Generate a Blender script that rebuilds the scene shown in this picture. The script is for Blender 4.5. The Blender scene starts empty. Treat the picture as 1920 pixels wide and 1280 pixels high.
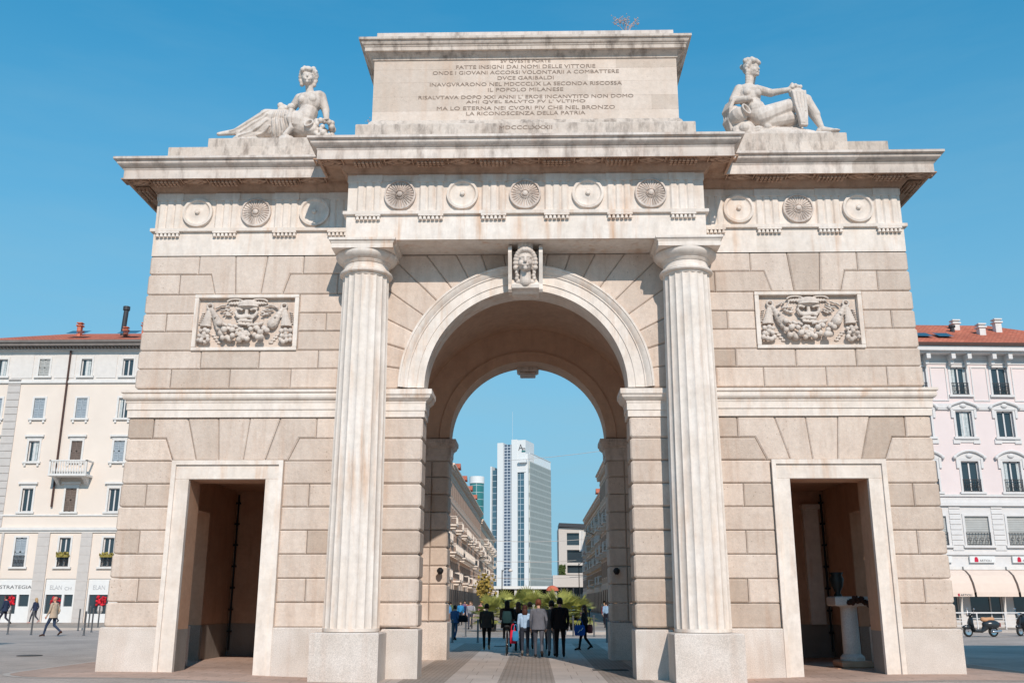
import bpy, bmesh, math, random
from mathutils import Vector, Matrix
random.seed(7)
C = bpy.context.scene.collection
D = bpy.data
SC = bpy.context.scene
PI = math.pi
R = math.radians

# ------------------------------------------------------------------ camera, world, sun, exposure
CAM = (0.1727, -22.690, 1.65)
PITCH, YAW, ROLL = 0.265566, 0.0225255, 0.0014
def cam_matrix():
    cy, sy, cp, sp = math.cos(YAW), math.sin(YAW), math.cos(PITCH), math.sin(PITCH)
    f = Vector((-sy*cp, cy*cp, sp)); r = Vector((cy, sy, 0)); u = r.cross(f)
    r2 = r*math.cos(ROLL)+u*math.sin(ROLL); u2 = -r*math.sin(ROLL)+u*math.cos(ROLL)
    m = Matrix((r2, u2, -f)).transposed().to_4x4(); m.translation = Vector(CAM)
    return m
cam = D.objects.new('camera', D.cameras.new('camera')); C.objects.link(cam)
cam.matrix_world = cam_matrix()
cam.data.sensor_width = 36; cam.data.lens = 1798.24/1920*36
cam.data.clip_start = 0.1; cam.data.clip_end = 6000
SC.camera = cam

SUNV = Vector((0.215, -1.0, 0.71)).normalized()          # towards the sun
EL = math.asin(SUNV.z); AZ = math.atan2(SUNV.x, SUNV.y)
w = D.worlds.new('World'); SC.world = w; w.use_nodes = True
nt = w.node_tree; bg = nt.nodes['Background']
sky = nt.nodes.new('ShaderNodeTexSky'); sky.sky_type = 'NISHITA'; sky.sun_disc = False
sky.sun_elevation = EL; sky.sun_rotation = AZ; sky.air_density = 1.0; sky.dust_density = 0.0; sky.ozone_density = 3.0
hs = nt.nodes.new('ShaderNodeMix'); hs.data_type = 'RGBA'; hs.blend_type = 'MULTIPLY'; hs.inputs[0].default_value = 1; hs.inputs[7].default_value = (.26,1.18,1.22,1)
tc = nt.nodes.new('ShaderNodeTexCoord'); mp = nt.nodes.new('ShaderNodeMapping'); mp.inputs['Scale'].default_value = (1,1,.72); mp.inputs['Location'].default_value = (0,0,.17)
nt.links.new(tc.outputs['Generated'], mp.inputs['Vector']); nt.links.new(mp.outputs[0], sky.inputs['Vector'])   # softer fade towards the horizon
nt.links.new(sky.outputs[0], hs.inputs[6])
sx = nt.nodes.new('ShaderNodeSeparateXYZ'); nt.links.new(tc.outputs['Generated'], sx.inputs[0])
mr = nt.nodes.new('ShaderNodeMapRange'); mr.inputs[1].default_value = -.02; mr.inputs[2].default_value = .62; mr.inputs[3].default_value = .92; mr.inputs[4].default_value = 0; mr.interpolation_type = 'SMOOTHSTEP'
nt.links.new(sx.outputs[2], mr.inputs[0])
hz = nt.nodes.new('ShaderNodeMix'); hz.data_type = 'RGBA'; hz.inputs[7].default_value = (1.95,3.4,4.2,1)          # pale air low over the city
cl = nt.nodes.new('ShaderNodeTexNoise'); cl.inputs['Scale'].default_value = 2.2; cl.inputs['Detail'].default_value = 7; cl.inputs['Roughness'].default_value = .6
cm = nt.nodes.new('ShaderNodeMapping'); cm.inputs['Scale'].default_value = (1,1,5.5); cm.inputs['Rotation'].default_value = (.15,.1,0); nt.links.new(tc.outputs['Generated'], cm.inputs['Vector']); nt.links.new(cm.outputs[0], cl.inputs['Vector'])
cr = nt.nodes.new('ShaderNodeMapRange'); cr.inputs[1].default_value = .45; cr.inputs[2].default_value = .8; cr.inputs[3].default_value = 0; cr.inputs[4].default_value = .16; nt.links.new(cl.outputs['Fac'], cr.inputs[0])
ca = nt.nodes.new('ShaderNodeMath'); ca.operation = 'ADD'; ca.use_clamp = True; nt.links.new(mr.outputs[0], ca.inputs[0]); nt.links.new(cr.outputs[0], ca.inputs[1])   # faint veils of cirrus
nt.links.new(ca.outputs[0], hz.inputs[0]); nt.links.new(hs.outputs[2], hz.inputs[6])
nt.links.new(hz.outputs[2], bg.inputs[0]); bg.inputs[1].default_value = 0.105
sun = D.objects.new('sun', D.lights.new('sun', 'SUN')); C.objects.link(sun)
sun.data.energy = 2.6; sun.data.angle = R(0.5); sun.data.color = (1.0, 0.90, 0.80)
sun.rotation_euler = (-SUNV).to_track_quat('-Z', 'Y').to_euler()
SC.view_settings.view_transform = 'Standard'; SC.view_settings.look = 'None'
SC.view_settings.exposure = 0.56; SC.view_settings.gamma = 1.0; SC.view_settings.use_curve_mapping = False

# ------------------------------------------------------------------ helpers
def lin(v): return v/12.92 if v <= .04045 else ((v+.055)/1.055)**2.4
def S(r, g, b, k=1.0): return (lin(r/255)*k, lin(g/255)*k, lin(b/255)*k, 1)

class MB:
    def __init__(s): s.v = []; s.f = []; s.m = []; s.t = []; s.mi = 0; s.ti = .5
    def add(s, vs, fs, t=None, mi=None):
        o = len(s.v); s.v += [tuple(p) for p in vs]
        for f in fs: s.f.append(tuple(i+o for i in f)); s.m.append(s.mi if mi is None else mi); s.t.append(s.ti if t is None else t)
    def box(s, x0, x1, y0, y1, z0, z1, t=None, mi=None):
        s.add([(x0,y0,z0),(x1,y0,z0),(x1,y1,z0),(x0,y1,z0),(x0,y0,z1),(x1,y0,z1),(x1,y1,z1),(x0,y1,z1)],
              [(0,3,2,1),(4,5,6,7),(0,1,5,4),(1,2,6,5),(2,3,7,6),(3,0,4,7)], t, mi)
    def bbox(s, x0, x1, y0, y1, z0, z1, b=.02, t=None, mi=None):
        # box with its edges cut off
        s.loft([[(x0+b,y0+b,z0),(x1-b,y0+b,z0),(x1-b,y1-b,z0),(x0+b,y1-b,z0)],
                [(x0,y0,z0+b),(x1,y0,z0+b),(x1,y1,z0+b),(x0,y1,z0+b)],
                [(x0,y0,z1-b),(x1,y0,z1-b),(x1,y1,z1-b),(x0,y1,z1-b)],
                [(x0+b,y0+b,z1),(x1-b,y0+b,z1),(x1-b,y1-b,z1),(x0+b,y1-b,z1)]], t=t, mi=mi)
    def loft(s, rings, caps=True, closed=True, t=None, mi=None):
        n = len(rings[0]); vs = [p for r in rings for p in r]; fs = []
        for i in range(len(rings)-1):
            for j in range(n if closed else n-1):
                k = (j+1) % n; fs.append((i*n+j, i*n+k, (i+1)*n+k, (i+1)*n+j))
        if caps:
            fs.append(tuple(reversed(range(n)))); fs.append(tuple((len(rings)-1)*n+j for j in range(n)))
        s.add(vs, fs, t, mi)
    def prism(s, poly, y0, y1, t=None, mi=None):
        # poly in (x, z), counter-clockwise seen from -y
        s.loft([[(x,y0,z) for x,z in poly],[(x,y1,z) for x,z in poly]], t=t, mi=mi)
    def block(s, poly, yf, yb, b=.03, t=None, mi=None):
        # ashlar block with a bevelled front
        a = sum(poly[i][0]*poly[(i+1)%len(poly)][1]-poly[(i+1)%len(poly)][0]*poly[i][1] for i in range(len(poly)))
        if a < 0: poly = poly[::-1]
        n = len(poly); ins = []
        for i in range(n):
            p0, p, p2 = Vector(poly[i-1]), Vector(poly[i]), Vector(poly[(i+1)%n])
            d1 = (p-p0).normalized(); d2 = (p2-p).normalized()
            n1 = Vector((-d1.y,d1.x)); n2 = Vector((-d2.y,d2.x)); m = n1+n2
            if m.length < .2: m = n1
            m = m/max(.35, m.dot(n1)) if m.dot(n1) > 0 else n1
            ins.append(p+m*b)
        gap = [Vector(p).lerp(q, .16) for p,q in zip(poly, ins)]
        s.loft([[(q.x,yf,q.y) for q in ins],[(g.x,yf+b*.75,g.y) for g in gap],[(g.x,yb,g.y) for g in gap]], t=t, mi=mi)
    def tube(s, pts, r, n=8, t=None, mi=None, caps=True):
        pts = [Vector(p) for p in pts]; rr = r if isinstance(r,(list,tuple)) else [r]*len(pts); rings = []
        up = Vector((0,0,1))
        for i,p in enumerate(pts):
            d = (pts[min(i+1,len(pts)-1)]-pts[max(i-1,0)]).normalized()
            a = d.cross(up)
            if a.length < .05: a = d.cross(Vector((0,1,0)))
            a.normalize(); b = a.cross(d)
            rings.append([p+(a*math.cos(2*PI*k/n)+b*math.sin(2*PI*k/n))*rr[i] for k in range(n)])
        s.loft(rings, caps=caps, t=t, mi=mi)
    def lathe(s, prof, c=(0,0,0), n=24, t=None, mi=None, caps=True, rf=None, squash=1):
        rings = []
        for r,z in prof:
            rings.append([(c[0]+(r*(rf(2*PI*k/n, r, z) if rf else 1))*math.cos(2*PI*k/n), c[1]+squash*(r*(rf(2*PI*k/n, r, z) if rf else 1))*math.sin(2*PI*k/n), c[2]+z) for k in range(n)])
        s.loft(rings, caps=caps, t=t, mi=mi)
    def disc(s, c, prof, n=48, h=None, t=None, mi=None):
        # turned disc whose axis is -y: prof = [(radius, height towards -y)]
        rings = []
        for r,y in prof:
            rings.append([(c[0]+r*math.cos(2*PI*k/n), c[1]-y-(h(2*PI*k/n, r) if h else 0), c[2]+r*math.sin(2*PI*k/n)) for k in range(n)])
        s.loft(rings, caps=True, t=t, mi=mi)
    def ball(s, c, r, n=10, m=7, t=None, mi=None, rot=None):
        rx,ry,rz = r if isinstance(r,(tuple,list)) else (r,r,r); rings = []
        for i in range(m+1):
            a = -PI/2+PI*(i if 0<i<m else (.04 if i==0 else m-.04))/m
            ring = []
            for k in range(n):
                p = Vector((rx*math.cos(a)*math.cos(2*PI*k/n), ry*math.cos(a)*math.sin(2*PI*k/n), rz*math.sin(a)))
                if rot: p = rot @ p
                ring.append(p+Vector(c))
            rings.append(ring)
        s.loft(rings, t=t, mi=mi)
    def cap(s, a, ra, b, rb, n=12):
        # tapered capsule
        a = Vector(a); b = Vector(b); d = (b-a); L = d.length
        if L < 1e-4: return s.ball(a, ra)
        d /= L; q = d.to_track_quat('Z','Y'); rings = []
        for i in range(5):
            g = -PI/2+PI/2*(i+.08)/4.08; rings.append((ra*math.cos(g), ra*math.sin(g)))
        for i in range(5):
            g = PI/2*i/4.08; rings.append((rb*math.cos(g), L+rb*math.sin(g)))
        s.loft([[a+q@Vector((r*math.cos(2*PI*k/n), r*math.sin(2*PI*k/n), z)) for k in range(n)] for r,z in rings])
    def sweep(s, path, prof, closed=False, t=None, mi=None):
        # profile [(outward offset, z)] carried along a plan path; outside is on the right of travel
        P = [Vector(p) for p in path]; n = len(P); nor = []
        for i in range(n):
            a = P[i]-P[i-1] if (i>0 or closed) else None; b = P[(i+1)%n]-P[i] if (i<n-1 or closed) else None
            ns = [Vector((d.y,-d.x)).normalized() for d in (a,b) if d is not None and d.length>1e-6]
            if len(ns) == 2:
                m = ns[0]+ns[1]; nor.append(m/max(.2, m.dot(ns[0])))
            else: nor.append(ns[0])
        rings = [[(P[i].x+nor[i].x*o, P[i].y+nor[i].y*o, z) for o,z in prof] for i in range(n)]
        if closed: rings.append(rings[0])
        m = len(prof); vs = [p for r in rings for p in r]
        fs = [(i*m+j, (i+1)*m+j, (i+1)*m+j+1, i*m+j+1) for i in range(len(rings)-1) for j in range(m-1)]
        s.add(vs, fs, t, mi)
    def xf(s, M, start=0):
        for i in range(start, len(s.v)): s.v[i] = tuple(M @ Vector(s.v[i]))
    def build(s, name, mats, parent=None, smooth=False, loc=None):
        me = D.meshes.new(name); me.from_pydata(s.v, [], s.f)
        for m in (mats if isinstance(mats,(list,tuple)) else [mats]): me.materials.append(m)
        me.polygons.foreach_set('material_index', s.m)
        a = me.attributes.new('tint','FLOAT','FACE'); a.data.foreach_set('value', s.t)
        if smooth:
            me.polygons.foreach_set('use_smooth', [True]*len(s.f))
            if isinstance(smooth, (int,float)) and smooth is not True: me.set_sharp_from_angle(angle=R(smooth))
        me.update()
        o = D.objects.new(name, me); C.objects.link(o)
        if loc: o.location = loc
        if parent: o.parent = parent
        return o

def fuse(mb, name, mats, parent=None, voxel=.03, it=4, keep=None):
    """One continuous skin grown over many overlapping solids."""
    tmp = mb.build('tmp', mats)
    bm = bmesh.new(); bm.from_mesh(tmp.data); bmesh.ops.recalc_face_normals(bm, faces=bm.faces); bm.to_mesh(tmp.data); bm.free()
    m = tmp.modifiers.new('r','REMESH'); m.mode = 'VOXEL'; m.voxel_size = voxel; m.use_smooth_shade = True
    if it:
        k = tmp.modifiers.new('s','SMOOTH'); k.iterations = it; k.factor = .5
    dg = bpy.context.evaluated_depsgraph_get(); dg.update()
    me = D.meshes.new_from_object(tmp.evaluated_get(dg)); me.name = name
    old = tmp.data; D.objects.remove(tmp); D.meshes.remove(old)
    if not me.materials:
        for q in (mats if isinstance(mats,(list,tuple)) else [mats]): me.materials.append(q)
    if 'tint' not in me.attributes:
        a = me.attributes.new('tint','FLOAT','FACE'); a.data.foreach_set('value',[.5]*len(me.polygons))
    o = D.objects.new(name, me); C.objects.link(o)
    if parent: o.parent = parent
    return o

def thing(name, label, cat, loc=(0,0,0), rz=0, group=None):
    o = D.objects.new(name, None); C.objects.link(o); o.location = loc; o.rotation_euler = (0,0,rz); o.empty_display_size = .2
    return tag(o, label, cat, group)
def tag(o, label, cat, group=None):
    o['label'] = label; o['category'] = cat
    if group: o['group'] = group
    return o
def part(name, parent, loc=(0,0,0), rz=0):
    o = D.objects.new(name, None); C.objects.link(o); o.location = loc; o.rotation_euler = (0,0,rz); o.parent = parent; o.empty_display_size = .1
    return o
def struct(o, kind='structure'):
    o['kind'] = kind; return o
def dup(o, parent=None, loc=None, rz=None, label=None):
    c = o.copy(); C.objects.link(c)
    if parent is not None: c.parent = parent
    if loc is not None: c.location = loc
    if rz is not None: c.rotation_euler = (0,0,rz)
    if label: c['label'] = label
    for ch in list(o.children):
        d = ch.copy(); C.objects.link(d); d.parent = c
        for g in list(ch.children):
            e = g.copy(); C.objects.link(e); e.parent = d
    return c
def text_into(mb, txt, width, height, cx, zc, y, t=.5, mi=0, slant=0, depth=.006):
    cu = D.curves.new('txt','FONT'); cu.body = txt; cu.align_x = 'CENTER'; cu.extrude = .002; cu.resolution_u = 3
    o = D.objects.new('txt', cu); C.objects.link(o)
    dg = bpy.context.evaluated_depsgraph_get(); dg.update()
    me = D.meshes.new_from_object(o.evaluated_get(dg))
    xs = [v.co.x for v in me.vertices]; ys = [v.co.y for v in me.vertices]
    sx = width/max(1e-6, max(xs)-min(xs)); mx = (max(xs)+min(xs))/2; sy = height/max(1e-6, max(ys)-min(ys)); my = (max(ys)+min(ys))/2
    mb.add([(cx+(v.co.x-mx)*sx, y-(v.co.z+.002)/.004*depth, zc+(v.co.y-my)*sy+slant*(v.co.x-mx)*sx) for v in me.vertices], [tuple(p.vertices) for p in me.polygons], t, mi)
    D.objects.remove(o); D.curves.remove(cu); D.meshes.remove(me)

# ------------------------------------------------------------------ materials
def newmat(name, rough=.8, spec=.3):
    m = D.materials.new(name); m.use_nodes = True; b = m.node_tree.nodes['Principled BSDF']
    b.inputs['Roughness'].default_value = rough; b.inputs['Specular IOR Level'].default_value = spec
    return m, m.node_tree, b
def N(nt, t, **kw):
    n = nt.nodes.new(t)
    for k,v in kw.items(): setattr(n, k, v)
    return n
def noise(nt, vec, scale, detail=4, rough=.55):
    n = N(nt,'ShaderNodeTexNoise'); n.inputs['Scale'].default_value = scale; n.inputs['Detail'].default_value = detail; n.inputs['Roughness'].default_value = rough
    nt.links.new(vec, n.inputs['Vector']); return n.outputs['Fac']
def ramp(nt, fac, stops):
    r = N(nt,'ShaderNodeValToRGB'); e = r.color_ramp.elements
    while len(e) < len(stops): e.new(.5)
    for i,(p,c) in enumerate(stops): e[i].position = p; e[i].color = c if len(c)==4 else (*c,1)
    nt.links.new(fac, r.inputs[0]); return r.outputs[0]
def mix(nt, fac, a, b, mode='MIX'):
    n = N(nt,'ShaderNodeMix', data_type='RGBA', blend_type=mode)
    for i,v in ((0,fac),(6,a),(7,b)):
        if isinstance(v,(int,float)): n.inputs[i].default_value = v
        elif isinstance(v,(tuple,list)): n.inputs[i].default_value = v if len(v)==4 else (*v,1)
        else: nt.links.new(v, n.inputs[i])
    return n.outputs[2]
def mapped(nt, vec, sc):
    n = N(nt,'ShaderNodeMapping'); n.inputs['Scale'].default_value = sc; nt.links.new(vec, n.inputs['Vector']); return n.outputs[0]
g1 = lambda v: (v,v,v,1)
def stone(name, base, alt, stain=None, stain_amt=.35, tvar=.35, speck=0, rough=.85, bump=.25, fine=14, dark=None, dark_amt=0, pits=0):
    m, nt, b = newmat(name, rough, .25)
    pos = N(nt,'ShaderNodeNewGeometry').outputs['Position']
    at = N(nt,'ShaderNodeAttribute', attribute_name='tint').outputs['Fac']
    col = mix(nt, ramp(nt, noise(nt,pos,1.3,6,.6), [(.35,g1(0)),(.68,g1(1))]), base, alt)
    tv = ramp(nt, at, [(0,(1-tvar,1-tvar*1.12,1-tvar*1.25,1)),(.5,g1(1)),(1,(1+tvar*.45,1+tvar*.42,1+tvar*.38,1))])
    col = mix(nt, 1.0, col, tv, 'MULTIPLY')
    if stain:   # rust-brown run-off streaks, long in the vertical
        st = noise(nt, mapped(nt,pos,(2.6,2.6,.22)), 1.6, 5, .6)
        bl = noise(nt, pos, .55, 3)
        f = N(nt,'ShaderNodeMath', operation='MULTIPLY'); nt.links.new(ramp(nt,st,[(.5,g1(0)),(.72,g1(1))]), f.inputs[0]); nt.links.new(ramp(nt,bl,[(.4,g1(.1)),(.65,g1(stain_amt))]), f.inputs[1])
        col = mix(nt, f.outputs[0], col, stain)
    if dark:    # grey-black weather crust
        f = ramp(nt, noise(nt, mapped(nt,pos,(1.7,1.7,.5)), 2.0, 8, .70), [(.48,g1(0)),(.7,g1(dark_amt))])
        col = mix(nt, f, col, dark)
    if speck:
        f = ramp(nt, noise(nt,pos,60,2), [(.35,g1(1-speck)),(.62,g1(1+speck*.6))]); col = mix(nt,1.0,col,f,'MULTIPLY')
    f = ramp(nt, noise(nt,pos,fine,5,.7), [(.3,g1(.9)),(.7,g1(1.07))]); col = mix(nt,1.0,col,f,'MULTIPLY')
    hgt = noise(nt,pos,fine*1.6,6,.7)
    if pits:
        v = N(nt,'ShaderNodeTexVoronoi'); v.inputs['Scale'].default_value = 9; nt.links.new(pos, v.inputs['Vector'])
        pm = N(nt,'ShaderNodeMath', operation='MULTIPLY')
        nt.links.new(ramp(nt, v.outputs['Distance'], [(.10,g1(1)),(.17,g1(0))]), pm.inputs[0])
        nt.links.new(ramp(nt, noise(nt,pos,.9,3), [(.5,g1(0)),(.62,g1(pits))]), pm.inputs[1])
        col = mix(nt, pm.outputs[0], col, (base[0]*.45,base[1]*.4,base[2]*.36,1))
    nt.links.new(col, b.inputs['Base Color'])
    bp = N(nt,'ShaderNodeBump'); bp.inputs['Strength'].default_value = bump; bp.inputs['Distance'].default_value = .02
    nt.links.new(hgt, bp.inputs['Height']); nt.links.new(bp.outputs[0], b.inputs['Normal'])
    return m
def plain(name, c, rough=.7, spec=.3, var=.12, sc=3, metal=0, tint=False, bump=0):
    m, nt, b = newmat(name, rough, spec); b.inputs['Metallic'].default_value = metal
    pos = N(nt,'ShaderNodeNewGeometry').outputs['Position']
    f = ramp(nt, noise(nt,pos,sc,5), [(.3,g1(1-var)),(.7,g1(1+var))]); col = mix(nt,1.0,c,f,'MULTIPLY')
    if tint:
        at = N(nt,'ShaderNodeAttribute', attribute_name='tint').outputs['Fac']
        col = mix(nt,1.0,col,ramp(nt,at,[(0,g1(.55)),(.5,g1(1)),(1,g1(1.4))]),'MULTIPLY')
    nt.links.new(col, b.inputs['Base Color'])
    if bump:
        bp = N(nt,'ShaderNodeBump'); bp.inputs['Strength'].default_value = bump; bp.inputs['Distance'].default_value = .02
        nt.links.new(noise(nt,pos,sc*5,5), bp.inputs['Height']); nt.links.new(bp.outputs[0], b.inputs['Normal'])
    return m
def glass(name, c, rough=.08): 
    m, nt, b = newmat(name, rough, .8); b.inputs['Base Color'].default_value = c; return m

M = {}
M['ashlar'] = stone('ashlar', S(215,197,183,.9), S(225,209,196,.9), S(186,152,128,.9), .55, .24, .06, pits=.6, fine=9, bump=.6, dark=S(160,142,128,.85), dark_amt=.22)
M['marble'] = stone('marble', S(233,220,208,.9), S(243,233,224,.9), S(216,178,148,.9), .9, .10, 0, fine=6, bump=.15, dark=S(172,156,144,.85), dark_amt=.26)
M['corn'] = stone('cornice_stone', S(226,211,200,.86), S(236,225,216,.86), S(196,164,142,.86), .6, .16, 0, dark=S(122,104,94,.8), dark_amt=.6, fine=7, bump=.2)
M['crust'] = stone('weathered_stone', S(216,200,186,.84), S(228,214,202,.84), S(182,152,132,.84), .4, .2, .05, dark=S(112,98,90,.8), dark_amt=.85, fine=10, bump=.4)
M['attic'] = stone('attic_stone', S(220,202,187,.88), S(231,215,202,.88), S(208,172,144,.9), .5, .12, .03, fine=9, bump=.3, pits=.35)
M['granite'] = stone('granite', S(210,198,188,.9), S(229,219,211,.9), S(190,160,140,.88), .4, .12, .13, fine=30, bump=.25)
M['statue'] = stone('statue_stone', S(222,208,196,.86), S(234,222,212,.86), S(190,165,146,.8), .3, .1, .04, dark=S(140,124,114,.8), dark_amt=.5, fine=12, bump=.25)
M['soffit'] = stone('bounce_brown_soffit', S(196,160,136,.8), S(212,180,158,.8), S(160,118,92,.8), .5, .1, 0, dark=S(120,92,76,.8), dark_amt=.5, fine=9, bump=.2)  # warm bounce light from below painted into the brown, together with weathering
M['plaster'] = stone('brown_plaster', S(200,156,128,.85), S(212,170,142,.85), S(160,116,90,.8), .4, .15, 0, fine=8, bump=.2)
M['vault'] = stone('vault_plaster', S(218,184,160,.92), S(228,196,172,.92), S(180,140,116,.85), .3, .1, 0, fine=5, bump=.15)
M['base'] = stone('grey_base_stone', S(150,140,132,.8), S(165,155,147,.8), S(120,110,104,.8), .4, .1, .15, fine=25, bump=.2)
M['lead'] = plain('lead_letters', S(158,139,126,.82), .8)
M['black'] = plain('black_iron', (.015,.015,.017,1), .5)
M['white'] = plain('white_paint', S(238,236,233,.85), .6, var=.03)
# ------------------------------------------------------------------ ground
def sm(t): t = min(1,max(0,t)); return t*t*(3-2*t)
def gz(x, y=0): return .13*sm((abs(x)-3.5)/5.5)
def paving(name, c1, c2, scale=(1.6,1.6,1), mortar=.012, rough=.85, offs=.5, bw=.5, bh=.25):
    m, nt, b = newmat(name, rough, .25)
    pos = N(nt,'ShaderNodeNewGeometry').outputs['Position']
    br = N(nt,'ShaderNodeTexBrick', offset=offs); nt.links.new(mapped(nt,pos,scale), br.inputs['Vector'])
    br.inputs['Color1'].default_value = c1; br.inputs['Color2'].default_value = c2; br.inputs['Mortar'].default_value = (c1[0]*.55,c1[1]*.53,c1[2]*.5,1)
    br.inputs['Scale'].default_value = 1; br.inputs['Mortar Size'].default_value = mortar; br.inputs['Brick Width'].default_value = bw; br.inputs['Row Height'].default_value = bh
    col = mix(nt,1.0,br.outputs['Color'],ramp(nt, noise(nt,pos,.35,6,.65), [(.3,g1(.76)),(.7,g1(1.14))]),'MULTIPLY')
    col = mix(nt,1.0,col,ramp(nt, noise(nt,pos,22,4), [(.3,g1(.88)),(.7,g1(1.1))]),'MULTIPLY')
    nt.links.new(col, b.inputs['Base Color'])
    bp = N(nt,'ShaderNodeBump'); bp.inputs['Strength'].default_value = .4; bp.inputs['Distance'].default_value = .015
    nt.links.new(br.outputs['Fac'], bp.inputs['Height']); bp.invert = True; nt.links.new(bp.outputs[0], b.inputs['Normal'])
    return m
M['plaza'] = paving('plaza_paving', S(186,171,161,1), S(176,162,153,1), (1.4,1.4,1), .01)
M['setts'] = paving('granite_setts', S(178,163,152,.95), S(162,149,139,.95), (1,1,1), .02, bw=.22, bh=.11)
M['slab'] = paving('granite_slabs', S(192,178,168,1), S(184,170,160,1), (1,1,1), .008, bw=.6, bh=1.2, offs=.3)
M['skirt'] = paving('pink_paving', S(192,163,147,1), S(180,153,138,1), (1,1,1), .012, bw=.9, bh=.45)
M['kerb'] = stone('kerb_stone', S(196,184,174,.85), S(206,195,186,.85), None, bump=.2, speck=.15)
M['pave2'] = paving('pavement_slabs', S(190,175,162,.8), S(180,165,152,.8), (1,1,1), .01, bw=1.2, bh=.6)
def sheet(name, mat, xs, ys, dz=.004, y0=None, y1=None, kind=True, zf=None):
    mb = MB(); n = len(ys)
    vs = []
    for x in xs:
        for j,y in enumerate(ys):
            yy = y if y0 is None else y0(x)+(y1(x)-y0(x))*j/(n-1)
            vs.append((x, yy, (zf or gz)(x,yy)+dz))
    mb.add(vs, [(i*n+j,(i+1)*n+j,(i+1)*n+j+1,i*n+j+1) for i in range(len(xs)-1) for j in range(n-1)])
    o = mb.build(name, mat, smooth=True)
    if kind: struct(o)
    return o
DEP = 8.3
fine = [i*.5 for i in range(-30,31)]
lin_ = lambda a,b,n: [a+(b-a)*i/(n-1) for i in range(n)]
sheet('ground', M['plaza'], [-4000,-1200,-300,-80,-40,-20]+fine+[20,40,80,300,1200,4000], [-300,-60,-30,0,30,80,300,1200,5000], 0)
# carriageway under the arch: setts between smooth granite wheel tracks
for i,(a,b,k) in enumerate(((-3.4,-2.75,'slab'),(-2.75,-1.75,'setts'),(-1.75,-.62,'slab'),(-.62,.62,'setts'),(.62,1.75,'slab'),(1.75,2.75,'setts'),(2.75,3.4,'slab'))):
    sheet('road', M[k], lin_(a,b,3), [-14,0,12,19.5], .004)
# iron covers and gully grates let into the paving
def cover(x, y, w_, h_, round_=False):
    m = MB(); z = gz(x)
    if round_: m.lathe([(w_/2,0),(w_/2,.012),(w_/2-.04,.016),(.01,.016)], (0,0,0), 28)
    else:
        m.box(-w_/2,w_/2,-h_/2,h_/2,0,.010)
        for k in range(7): m.box(-w_/2+.04,w_/2-.04,-h_/2+.05+k*(h_-.1)/7,-h_/2+.05+(k+.5)*(h_-.1)/7,.010,.016)
    return m.build('drain_cover', M['cover'], loc=(x,y,z+.004))
M['cover'] = plain('cast_iron', (.06,.055,.05,1), .7, sc=12)
for x,y,w_,h_,r_,lab in ((-14.6,6.5,.7,0,True,'round iron cover in the paving left of the arch'),(2.1,3.0,.9,.45,False,'iron grate in the passage close to the right pier'),(13.4,10.5,.6,.6,False,'square iron cover in the paving right of the arch'),(-1.1,16.5,.6,0,True,'round iron cover in the shade beyond the arch')):
    tag(cover(x,y,w_,h_,r_), lab, 'drain cover')
# worn pink paving round the foot of the arch, edged with a pale kerb
def sk(x, r=1.6, e=11.4): 
    d = max(0, abs(x)-(e-r)); return math.sqrt(max(0, r*r-d*d))
for s in (-1,1):
    xs = [s*v for v in lin_(3.4,9.8,10)+lin_(9.9,11.4,14)]
    if s < 0: xs = xs[::-1]
    sheet('pavement', M['skirt'], xs, range(6), .010, y0=lambda x: -.2-sk(x), y1=lambda x: DEP+.2+sk(x))
    xs = [s*v for v in lin_(3.4,9.8,10)+lin_(9.9,11.55,16)]
    if s < 0: xs = xs[::-1]
    sheet('kerb', M['kerb'], xs, range(4), .006, y0=lambda x: -.2-sk(x,1.75,11.55), y1=lambda x: DEP+.2+sk(x,1.75,11.55))
# ------------------------------------------------------------------ the arch
rnd = random.Random(3)
_blk = MB.block
def _rough(self, poly, yf, yb, b=.03, t=None, mi=None): _blk(self, poly, yf+rnd.uniform(-.010,.006), yb, b*rnd.uniform(.8,1.15), t, mi)
MB.block = _rough
T = lambda a=.5: min(1,max(0, .5+rnd.gauss(0,.24)*a*2))
arch = thing('triumphal_arch', 'large pale stone triumphal arch with two fluted columns and an inscribed attic', 'arch')
OP = 2.47      # half width of the opening
HW = 9.64      # half width of the lower wings
HU = 9.52      # half width above the string course
SPR = 6.66     # springing of the arch
DEP = 8.3
def mir(p, s): return [(s*x, z) for x,z in p]
def chamf(x0, x1, z0, z1, b=.045, outer=1, on=True):
    # rectangle whose outer (x1) corners are cut so that the silhouette is notched at each joint
    if not on: return [(x0,z0),(x1,z0),(x1,z1),(x0,z1)]
    d = b if x1 > x0 else -b
    return [(x0,z0),(x1-d,z0),(x1,z0+b),(x1,z1-b),(x1-d,z1),(x0,z1)]
LOW = [1.1+.5429*i for i in range(8)]+[5.438, 5.95]
UP = [6.67,7.16,7.62,8.11,8.58,9.07,9.60,10.1]
def low_w(z): return 9.70-(z-1.1)*.019
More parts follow.
